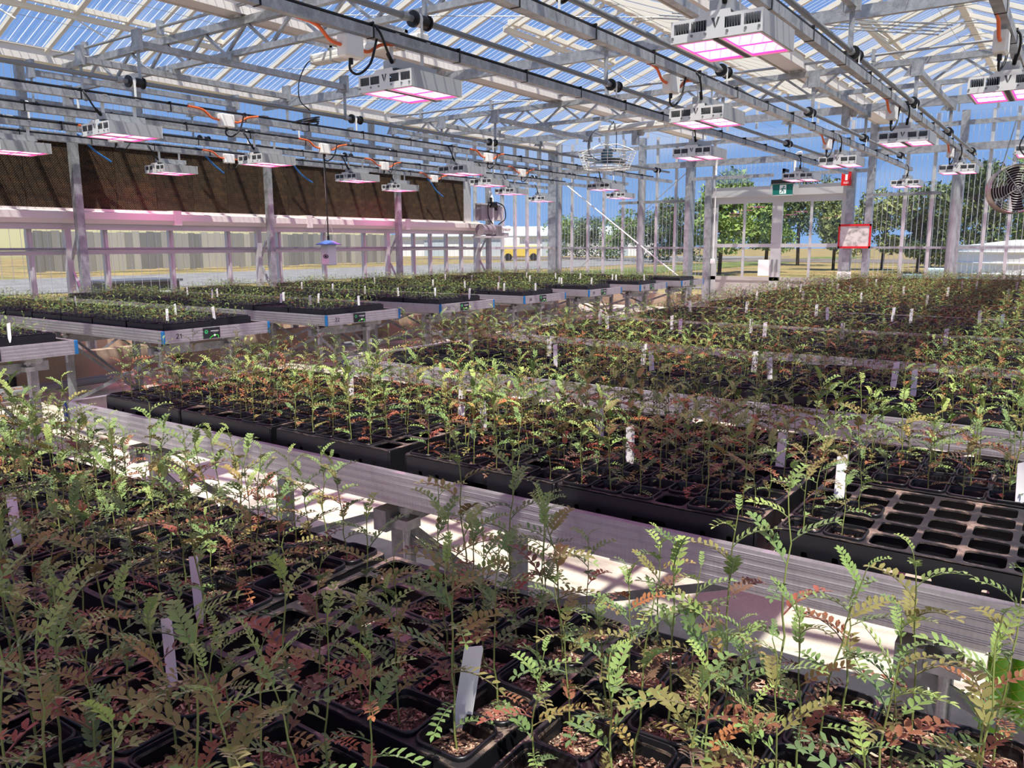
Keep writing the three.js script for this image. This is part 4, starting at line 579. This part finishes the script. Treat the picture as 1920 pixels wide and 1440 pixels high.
const cells = (f) => { const s = []; for (let r = 0; r < 5; r++) for (let c = 0; c < 6; c++) if (f(c, r)) s.push(c + 6 * r); return s; };
for (const b of benches) {
  const near = b.side === 'R' && b.k < 2;
  if (b.side === 'R') {
    const n = 8;
    for (let row = 0; row < 2; row++) for (let i = 0; i < n; i++) {
      let x = -3.06 + (b.k % 3) * 0.03 + i * 0.515 + TL / 2, z = b.zn - 0.045 - TW / 2 - row * 0.43, e = null;
      if (b.k === 0) { x = -2.565 + i * 0.52 + TL / 2; z = row ? -0.83 : -0.372; if (row && i === 3) e = cells((c, r) => c < 2 || (c === 2 && r > 1 && r < 3)); }
      else if (b.k === 1 && row === 0) { x = (i < 6 ? R1X[i] : 0.055 + (i - 6) * 0.52) + TL / 2; if (i === 2) e = cells((c, r) => c === 5 && r < 4); if (i === 5) e = cells((c, r) => !(c === 0 && r < 3) && !(c === 1 && r === 0) && !(c === 1 && r === 2)); }
      else { const q = rT(); if (q < 0.07) e = 'part'; if (b.k === 4 && row === 0 && i === 3) e = 'all'; if (b.k === 2 && row === 0 && i === 4) e = 'part'; if (b.k === 9 && i === 0) e = 'all'; }
      if (b.k === 1 && row === 1 && i === 1) e = cells((c, r) => c === 0 && r > 1);
      addTray(b, x, z, near, e, `${ORD[i]} from walkway in the ${row ? 'doors-side' : 'outer'} row`);
    }
  } else for (let row = 0; row < 2; row++) for (let i = 0; i < 9; i++) { const q = rT(); addTray(b, LX1 - 0.06 - (row ? 0.1 : 0) - i * 0.513 - TL / 2, b.zn - 0.045 - TW / 2 - row * 0.43, false, q < 0.04 ? 'part' : null, `${ORD[i]} from walkway in the ${row ? 'doors-side' : 'outer'} row`); }
}
// pipe lying between the two tray rows of the tenth bench
solo('irrigation_pipe', rod(V(-3.2, BED + 0.022, -0.602), V(1.2, BED + 0.022, -0.602), 0.014, 14), mat({ color: 0x8f9c98, roughness: 0.5 }), 'grey-green pipe lying between the tray rows on the tenth bench from the doors', 'pipe');

// ---------- pots and seedlings ----------
function ring(half, rad, y, n = 4) { const p = []; for (const [sx, sz, a0] of [[1, 1, 0], [-1, 1, 1], [-1, -1, 2], [1, -1, 3]]) for (let k = 0; k < n; k++) { const a = (a0 + k / (n - 1)) * Math.PI / 2; p.push([sx * (half - rad) + Math.cos(a) * rad, y, sz * (half - rad) + Math.sin(a) * rad]); } return p; }
function loft(rings) { const n = rings[0].length, pos = rings.flat(2), idx = []; for (let j = 0; j < rings.length - 1; j++) for (let i = 0; i < n; i++) { const a = j * n + i, b = j * n + (i + 1) % n; idx.push(a, a + n, b, b, a + n, b + n); } const g = new THREE.BufferGeometry(); g.setAttribute('position', new THREE.Float32BufferAttribute(pos, 3)); g.setIndex(idx); g.computeVertexNormals(); return g; }
const potGeo = loft([ring(0.026, 0.01, 0.01), ring(0.0335, 0.013, 0.094), ring(0.0385, 0.0145, 0.096), ring(0.0392, 0.015, 0.105), ring(0.0385, 0.0145, 0.108), ring(0.0358, 0.0135, 0.108), ring(0.0335, 0.0125, 0.080), ring(0.030, 0.012, 0.06)]);
const soilMap = canvasTex(1024, 1024, (x, w, h) => {
  const r = rng(12); x.fillStyle = '#3a2a24'; x.fillRect(0, 0, w, h);
  const cs = ['#6d4a3a', '#8a6450', '#a98670', '#54382e', '#c8a98c', '#7b5546', '#9b7763', '#e0cdb2', '#46302a', '#b59780'];
  for (let i = 0; i < 9000; i++) { x.save(); x.translate(r() * w, r() * h); x.rotate(r() * 6.28); x.fillStyle = cs[Math.floor(Math.pow(r(), 1.1) * cs.length)]; x.beginPath(); x.ellipse(0, 0, 5 + r() * 13, 2.5 + r() * 4.5, 0, 0, 7); x.fill(); x.restore(); }
});
soilMap.wrapS = soilMap.wrapT = THREE.RepeatWrapping;
M.soil = mat({ map: soilMap, bumpMap: soilMap, bumpScale: 0.003, roughness: 0.95 });
function soilGeo(seed) {
  const r = rng(seed), pos = [], uv = [], idx = [], n = 16, R = [0, 0.35, 0.7, 1], u0 = r(), v0 = r(); const put = (x, y, z) => { pos.push(x, y, z); uv.push(u0 + x * 6, v0 + z * 6); };
  const outer = ring(0.0345, 0.0125, 0); put(0, 0.087, 0); for (let k = 1; k < 4; k++) for (let i = 0; i < n; i++) put(outer[i][0] * R[k], 0.084 + (r() - 0.5) * 0.006, outer[i][2] * R[k]);
  for (let i = 0; i < n; i++) { const j = (i + 1) % n; idx.push(0, 1 + j, 1 + i); for (let k = 0; k < 2; k++) { const a = 1 + k * n; idx.push(a + i, a + j, a + n + i, a + j, a + n + j, a + n + i); } }
  for (let c = 0; c < 70; c++) { // bark chips
    const cx = (r() - 0.5) * 0.056, cz = (r() - 0.5) * 0.056, a = r() * 6.28, l = 0.002 + r() * 0.005, w = 0.001 + r() * 0.002, t = (r() - 0.5) * 0.005, y = 0.0865 + r() * 0.004, b = pos.length / 3, du = r(), dv = r();
    for (const [s, q] of [[-1, -1], [1, -1], [1, 1], [-1, 1]]) { pos.push(cx + Math.cos(a) * l * s - Math.sin(a) * w * q, y + t * s * 0.5, cz + Math.sin(a) * l * s + Math.cos(a) * w * q); uv.push(du + s * 0.003, dv + q * 0.003); } idx.push(b, b + 2, b + 1, b, b + 3, b + 2);
  }
  const g = new THREE.BufferGeometry(); g.setAttribute('position', new THREE.Float32BufferAttribute(pos, 3)); g.setAttribute('uv', new THREE.Float32BufferAttribute(uv, 2)); g.setIndex(idx); g.computeVertexNormals(); return g;
}
const soils = [1, 2, 3, 4].map((s) => soilGeo(900 + s));
// one pinnate leaf: rachis along +x, leaflets to both sides
function leafGeo(seed, pairs, len, simple) {
  const r = rng(seed), pos = [], idx = [], droop = 0.25 + r() * 0.35, rise = 0.35 + r() * 0.25, bend = (r() - 0.5) * 0.25;
  const P = (t) => V(t * len, len * (rise * t - droop * t * t), bend * len * t * t), tri = (a, b, c) => idx.push(a, b, c);
  const N = simple ? 3 : 5; for (let i = 0; i <= N; i++) { const p = P(i / N * 0.97), w = 0.0008 * (1.25 - 0.6 * i / N); pos.push(p.x, p.y, p.z + w, p.x, p.y, p.z - w, p.x, p.y - w * 1.4, p.z); if (i) { const b = (i - 1) * 3; for (const [u, v] of [[0, 1], [1, 2], [2, 0]]) { tri(b + u, b + v, b + 3 + u); tri(b + v, b + 3 + v, b + 3 + u); } } }
  const leaflet = (t, side) => {
    const o = P(t), fw2 = P(Math.min(1, t + 0.02)).sub(P(t - 0.02)).normalize(), sd = V(0, 0, 1).multiplyScalar(side), upv = V(0, 1, 0);
    const l = len * (0.195 + 0.04 * r()) * (1.0 - 0.4 * Math.abs(t - 0.45)), w = l * 0.24;
    const ang = side ? 0.95 + (r() - 0.5) * 0.3 : 0, lift = 0.25 + (r() - 0.3) * 0.5, d = fw2.clone().multiplyScalar(Math.cos(ang)).addScaledVector(sd, Math.sin(ang)).addScaledVector(upv, side ? lift : 0.05).normalize();
    const wv = side ? fw2.clone().multiplyScalar(Math.sin(ang)).addScaledVector(sd, -Math.cos(ang)).normalize() : V(0, 0, 1), nn = d.clone().cross(wv).normalize(); if (nn.y < 0) nn.negate();
    const q = (a, b, c) => { const v = o.clone().addScaledVector(d, l * a).addScaledVector(wv, w * b).addScaledVector(nn, l * c); pos.push(v.x, v.y, v.z); return pos.length / 3 - 1; };
    const f = 0.05 + 0.06 * r(), b0 = q(0, 0, 0), tp = q(1, 0, -0.06);
    if (simple) { const m = q(0.5, 0, 0), a1 = q(0.5, 1, f), a2 = q(0.5, -1, f); tri(b0, m, a1); tri(a1, m, tp); tri(b0, a2, m); tri(m, a2, tp); }
    else { const m1 = q(0.3, 0, 0.0), m2 = q(0.68, 0, 0.0), a1 = q(0.26, 0.86, f), a2 = q(0.66, 0.95, f), c1 = q(0.26, -0.86, f), c2 = q(0.66, -0.95, f); tri(b0, m1, a1); tri(a1, m1, m2); tri(a1, m2, a2); tri(a2, m2, tp); tri(b0, c1, m1); tri(c1, m2, m1); tri(c1, c2, m2); tri(c2, tp, m2); }
  };
  for (let k = 0; k < pairs; k++) { const t = 0.14 + 0.80 * k / (pairs - 1); leaflet(t, 1); leaflet(t + 0.02, -1); } leaflet(0.97, 0);
  const g = new THREE.BufferGeometry(); g.setAttribute('position', new THREE.Float32BufferAttribute(pos, 3)); g.setIndex(idx); g.computeVertexNormals(); return g;
}
const LEAF_SRGB = [0x84a255, 0x70904d, 0x5f7c48, 0x9ab35c, 0x858344, 0x8f5c3a, 0x95523c, 0x9c8c48, 0x6e5138, 0xa86c3c];
const leafMats = LEAF_SRGB.map((c) => phys({ color: c, roughness: 0.8, transmission: 0.3, thickness: 0 }));
M.stem = mat({ color: 0x83904e, roughness: 0.7 }); M.stemBrown = mat({ color: 0x8a6a48, roughness: 0.8 });
const leavesHi = [0, 1, 2, 3, 4, 5].map((i) => leafGeo(40 + i, 6 + i % 3, 0.056, false)), leavesLo = [0, 1, 2, 3].map((i) => leafGeo(40 + i, 5 + i % 2, 0.060, true));
// a seedling: stem path and leaves; h is its height, rusty how far the lower leaves have turned
function plantSpec(seed, h, rusty, few) {
  const r = rng(seed), lean = (r() - 0.5) * 0.3, la = r() * 6.28, pts = [], n = 7, leaves = [];
  for (let i = 0; i <= n; i++) { const t = i / n; pts.push(V(Math.cos(la) * lean * h * t * t + (r() - 0.5) * 0.006, h * t * 0.96, Math.sin(la) * lean * h * t * t + (r() - 0.5) * 0.006)); } pts[0].set(0, -0.004, 0);
  const cv = new THREE.CatmullRomCurve3(pts), nl = few ? 5 + Math.floor(r() * 3) : 9 + Math.floor(r() * 4); let az = r() * 6.28;
  for (let i = 0; i < nl; i++) {
    const t = 0.12 + 0.88 * Math.pow(i / (nl - 1), 0.85), p = cv.getPoint(Math.min(1, t)); az += 2.4 + (r() - 0.5) * 0.9;
    const s = (0.55 + 0.6 * Math.sin(Math.PI * Math.min(1, t * 0.82 + 0.12))) * (0.85 + 0.3 * r()) * (t > 0.95 ? 0.7 : 1), el = -0.15 + 0.75 * t + (r() - 0.5) * 0.35; const q = r(), old = 1 - t; let c;
    if (old > 0.25 && q < rusty * (0.35 + old * 0.9)) c = [5, 8, 4, 5, 7, 5, 4, 6, 9, 8][Math.floor(r() * 10)]; else c = t > 0.8 ? [3, 0, 0, 1][Math.floor(r() * 4)] : [0, 1, 2, 1, 4][Math.floor(r() * 5)];
    leaves.push({ p, az, el, s: s * Math.min(1.0, 0.35 + 0.65 * h / 0.2), roll: (r() - 0.5) * 0.6, c, v: Math.floor(r() * 6) });
  }
  return { cv, leaves, h, rusty };
}
const leafMatrix = (l) => new THREE.Matrix4().compose(l.p, new THREE.Quaternion().setFromEuler(new THREE.Euler(l.roll, -l.az, l.el, 'YZX')), V(l.s, l.s, l.s));
function stemGeo(sp, seg, rad) { const g = new THREE.TubeGeometry(sp.cv, seg, rad, 5); const p = g.attributes.position, c = sp.cv; for (let i = 0; i < p.count; i++) { const j = Math.floor(i / 6) / seg, o = c.getPointAt(Math.min(1, j)), k = 1 - 0.6 * j; p.setXYZ(i, o.x + (p.getX(i) - o.x) * k, p.getY(i), o.z + (p.getZ(i) - o.z) * k); } return g; }
function colored(g, c, m4) { const q = (g.index ? g.toNonIndexed() : g.clone()); q.deleteAttribute('uv'); if (m4) q.applyMatrix4(m4); const n = q.attributes.position.count, a = new Float32Array(n * 3); for (let i = 0; i < n; i++) { a[i * 3] = c.r; a[i * 3 + 1] = c.g; a[i * 3 + 2] = c.b; } q.setAttribute('color', new THREE.BufferAttribute(a, 3)); return q; }
const leafCols = LEAF_SRGB.map((c) => new THREE.Color(c)), stemCol = new THREE.Color(0x83904e);
M.foliage = mat({ color: 0xffffff, vertexColors: true, roughness: 0.7 });
function foliageGeo(sp, set, withStem) { const L = sp.leaves.map((l) => colored(set[l.v % set.length], leafCols[l.c], leafMatrix(l))); if (withStem) L.push(colored(stemGeo(sp, 5, 0.0014), stemCol)); return mergeGeometries(L); }

const heroSpecs = []; for (let i = 0; i < 26; i++) heroSpecs.push(plantSpec(700 + i, 0.16 + 0.11 * ((i * 7) % 10) / 9, 0.22 + 0.5 * ((i * 3) % 7) / 6));
const heroProto = heroSpecs.map((sp) => { const g = new THREE.Mesh(stemGeo(sp, 10, 0.0015), M.stem); g.name = 'seedling'; for (const l of sp.leaves) { const o = part('leaf', leavesHi[l.v], leafMats[l.c], g); o.applyMatrix4(leafMatrix(l)); } return g; });
const midProto = heroSpecs.map((sp) => { const g = new THREE.Mesh(stemGeo(sp, 7, 0.0015), M.stem); g.name = 'seedling'; part('foliage', foliageGeo(sp, leavesHi, false), M.foliage, g); return g; });

const depthOf = (s) => project(V(s.x, 0.98, s.z))[2];
potSites.forEach((s) => { s.vis = inFrame(V(s.x, 0.98, s.z), 60) || inFrame(V(s.x, 1.12, s.z), 40); s.d = depthOf(s); });
const seen = potSites.filter((s) => s.vis).sort((a, b) => a.d - b.d);
const heroes = seen.slice(0, 300), rest = potSites.filter((s) => !heroes.includes(s) && s.d > 0.2 && inFrame(V(s.x, 0.98, s.z), 300));
heroes.forEach((s, i) => {
  const k = Math.floor(s.rnd * 26), o = new THREE.Group(); o.name = numbered('potted_seedling'); o.position.set(s.x, BED + (s.rnd2 - 0.5) * 0.006, s.z); scene.add(o);
  tag(o, `${heroSpecs[k].h > 0.24 ? 'tall' : heroSpecs[k].h < 0.2 ? 'short' : 'middling'} feathery ${heroSpecs[k].rusty > 0.5 ? 'rusty' : 'green'} seedling in black pot on ${s.b.ph.replace(' the ', ' ')}`, 'seedling', `potted seedlings on the ${s.b.ph}`);
  const pot = part('pot', potGeo, M.pot, o); pot.rotation.y = (s.rnd2 - 0.5) * 0.12; part('soil', soils[k % 4], M.soil, pot).rotation.y = Math.floor(s.rnd3 * 4) * Math.PI / 2;
  const pl = (i < 170 ? heroProto : midProto)[k].clone(); pl.position.set((s.rnd3 - 0.5) * 0.02, 0.086, (s.rnd2 - 0.5) * 0.02); pl.rotation.y = s.rnd2 * 6.28; const q = 0.82 + 0.36 * s.rnd3; pl.scale.set(q, q, q); o.add(pl);
});
{
  const g = new THREE.Group(); g.name = 'potted_seedlings'; g.userData = { kind: 'stuff', label: 'hundreds of smaller potted seedlings filling the trays on the benches beyond', category: 'seedlings' }; scene.add(g);
  const m4 = new THREE.Matrix4(), q4 = new THREE.Quaternion(), Y = V(0, 1, 0);
  const ip = new THREE.InstancedMesh(potGeo, M.pot, rest.length); ip.name = 'pots'; rest.forEach((s, i) => ip.setMatrixAt(i, m4.compose(V(s.x, BED, s.z), q4.setFromAxisAngle(Y, (s.rnd2 - 0.5) * 0.12), V(1, 1, 1)))); g.add(ip);
  for (let k = 0; k < 4; k++) { const L = rest.filter((s) => Math.floor(s.rnd * 400) % 4 === k), im = new THREE.InstancedMesh(soils[k], M.soil, L.length); im.name = 'soil'; L.forEach((s, i) => im.setMatrixAt(i, m4.compose(V(s.x, BED, s.z), q4.identity(), V(1, 1, 1)))); g.add(im); }
  const NV = 12;
  for (const side of ['R', 'L']) for (let k = 0; k < NV; k++) {
    const L = rest.filter((s) => s.b.side === side && Math.floor(s.rnd3 * NV) === k); if (!L.length) continue;
    const sp = side === 'R' ? plantSpec(1200 + k, 0.16 + 0.09 * (k % 5) / 4, 0.3 + 0.55 * (k % 4) / 3) : plantSpec(1300 + k, 0.09 + 0.05 * (k % 5) / 4, 0.3, true);
    const im = new THREE.InstancedMesh(foliageGeo(sp, leavesLo, true), M.foliage, L.length); im.name = 'seedling_foliage';
    L.forEach((s, i) => { const z = (0.8 + 0.4 * s.rnd2) * (s.b.side === 'R' ? (s.b.k > 2 ? 0.74 : 0.92) : 0.95); im.setMatrixAt(i, m4.compose(V(s.x + (s.rnd - 0.5) * 0.02, BED + 0.086, s.z + (s.rnd2 - 0.5) * 0.02), q4.setFromAxisAngle(Y, s.rnd2 * 50), V(z, z, z))); });
    g.add(im);
  }
}
// ---------- plant labels ----------
const tagGeo = (() => { const s = new THREE.Shape([[-0.0115, 0.092], [0.0095, 0.098], [0.0115, 0.094], [0.0115, 0.0], [0.004, -0.03], [-0.004, -0.03], [-0.0115, 0.0]].map((q) => new THREE.Vector2(...q))); return new THREE.ExtrudeGeometry(s, { depth: 0.0012, bevelEnabled: false }); })();
const tagPx = [868, 1342, 374, 1148, 325, 1288, 32, 1010, 866, 782, 908, 808, 658, 748, 1125, 823, 1181, 862, 1462, 876, 1573, 930, 1913, 945, 883, 657, 1030, 668, 1042, 682, 1205, 682, 1222, 695, 1125, 608, 1139, 616, 1260, 618, 1275, 626, 402, 597, 330, 591, 314, 602, 144, 574, 35, 636, 352, 553, 398, 559, 408, 557, 527, 568, 532, 565, 582, 572, 597, 568, 566, 542, 624, 546, 684, 551, 673, 573, 747, 555, 816, 555, 892, 557, 872, 540, 812, 537, 835, 525, 885, 527, 703, 532, 945, 545, 934, 543, 937, 529, 1004, 545, 1048, 532, 1053, 533, 1109, 533, 1148, 525, 1155, 526, 1208, 526, 987, 521, 993, 528, 1042, 523, 1088, 523,
  1407, 543, 1395, 560, 1419, 563, 1478, 545, 1481, 535, 1500, 548, 1505, 563, 1542, 537, 1561, 537, 1572, 547, 1594, 550, 1614, 567, 1625, 537, 1643, 537, 1670, 550, 1694, 553, 1737, 572, 1756, 530, 1776, 555, 1807, 540, 1830, 542, 1891, 558, 1906, 543, 1530, 593, 1399, 587, 1294, 585, 1551, 600, 1407, 625, 1433, 633, 1578, 635, 1673, 600, 1707, 603, 1772, 648, 1876, 615, 1836, 607, 1413, 698, 1443, 712, 1675, 722, 1712, 740];
{
  const r = rng(31);
  for (let i = 0; i < tagPx.length; i += 2) {
    const p = at(tagPx[i], tagPx[i + 1], 'y', 0.895); let b = null, best = 9; for (const q of benches) { if ((q.side === 'L') !== (p.x < -4.4)) continue; const d = Math.abs(p.z - (q.zn - BW / 2)); if (d < best) { best = d; b = q; } }
    p.x = b.side === 'L' ? Math.min(LX1 - 0.08, p.x) : Math.max(RX0 + 0.26, p.x); p.z = Math.min(b.zn - 0.07, Math.max(b.zn - BW + 0.07, p.z));
    const o = new THREE.Mesh(tagGeo, M.tag); o.name = numbered('plant_label'); o.position.copy(p); o.rotation.set((r() - 0.5) * 0.15, 0.35 + (r() - 0.5) * 0.7, i === 0 ? -0.16 : (r() - 0.5) * 0.14, 'YXZ'); scene.add(o);
    tag(o, `blank white plastic plant label standing among the pots on the ${b.ph}`, 'plant label', `plant labels on the ${b.ph}`);
  }
}
scene.traverse((o) => { if (o.isMesh) { o.castShadow = true; o.receiveShadow = true; } });
renderer.render(scene, camera);
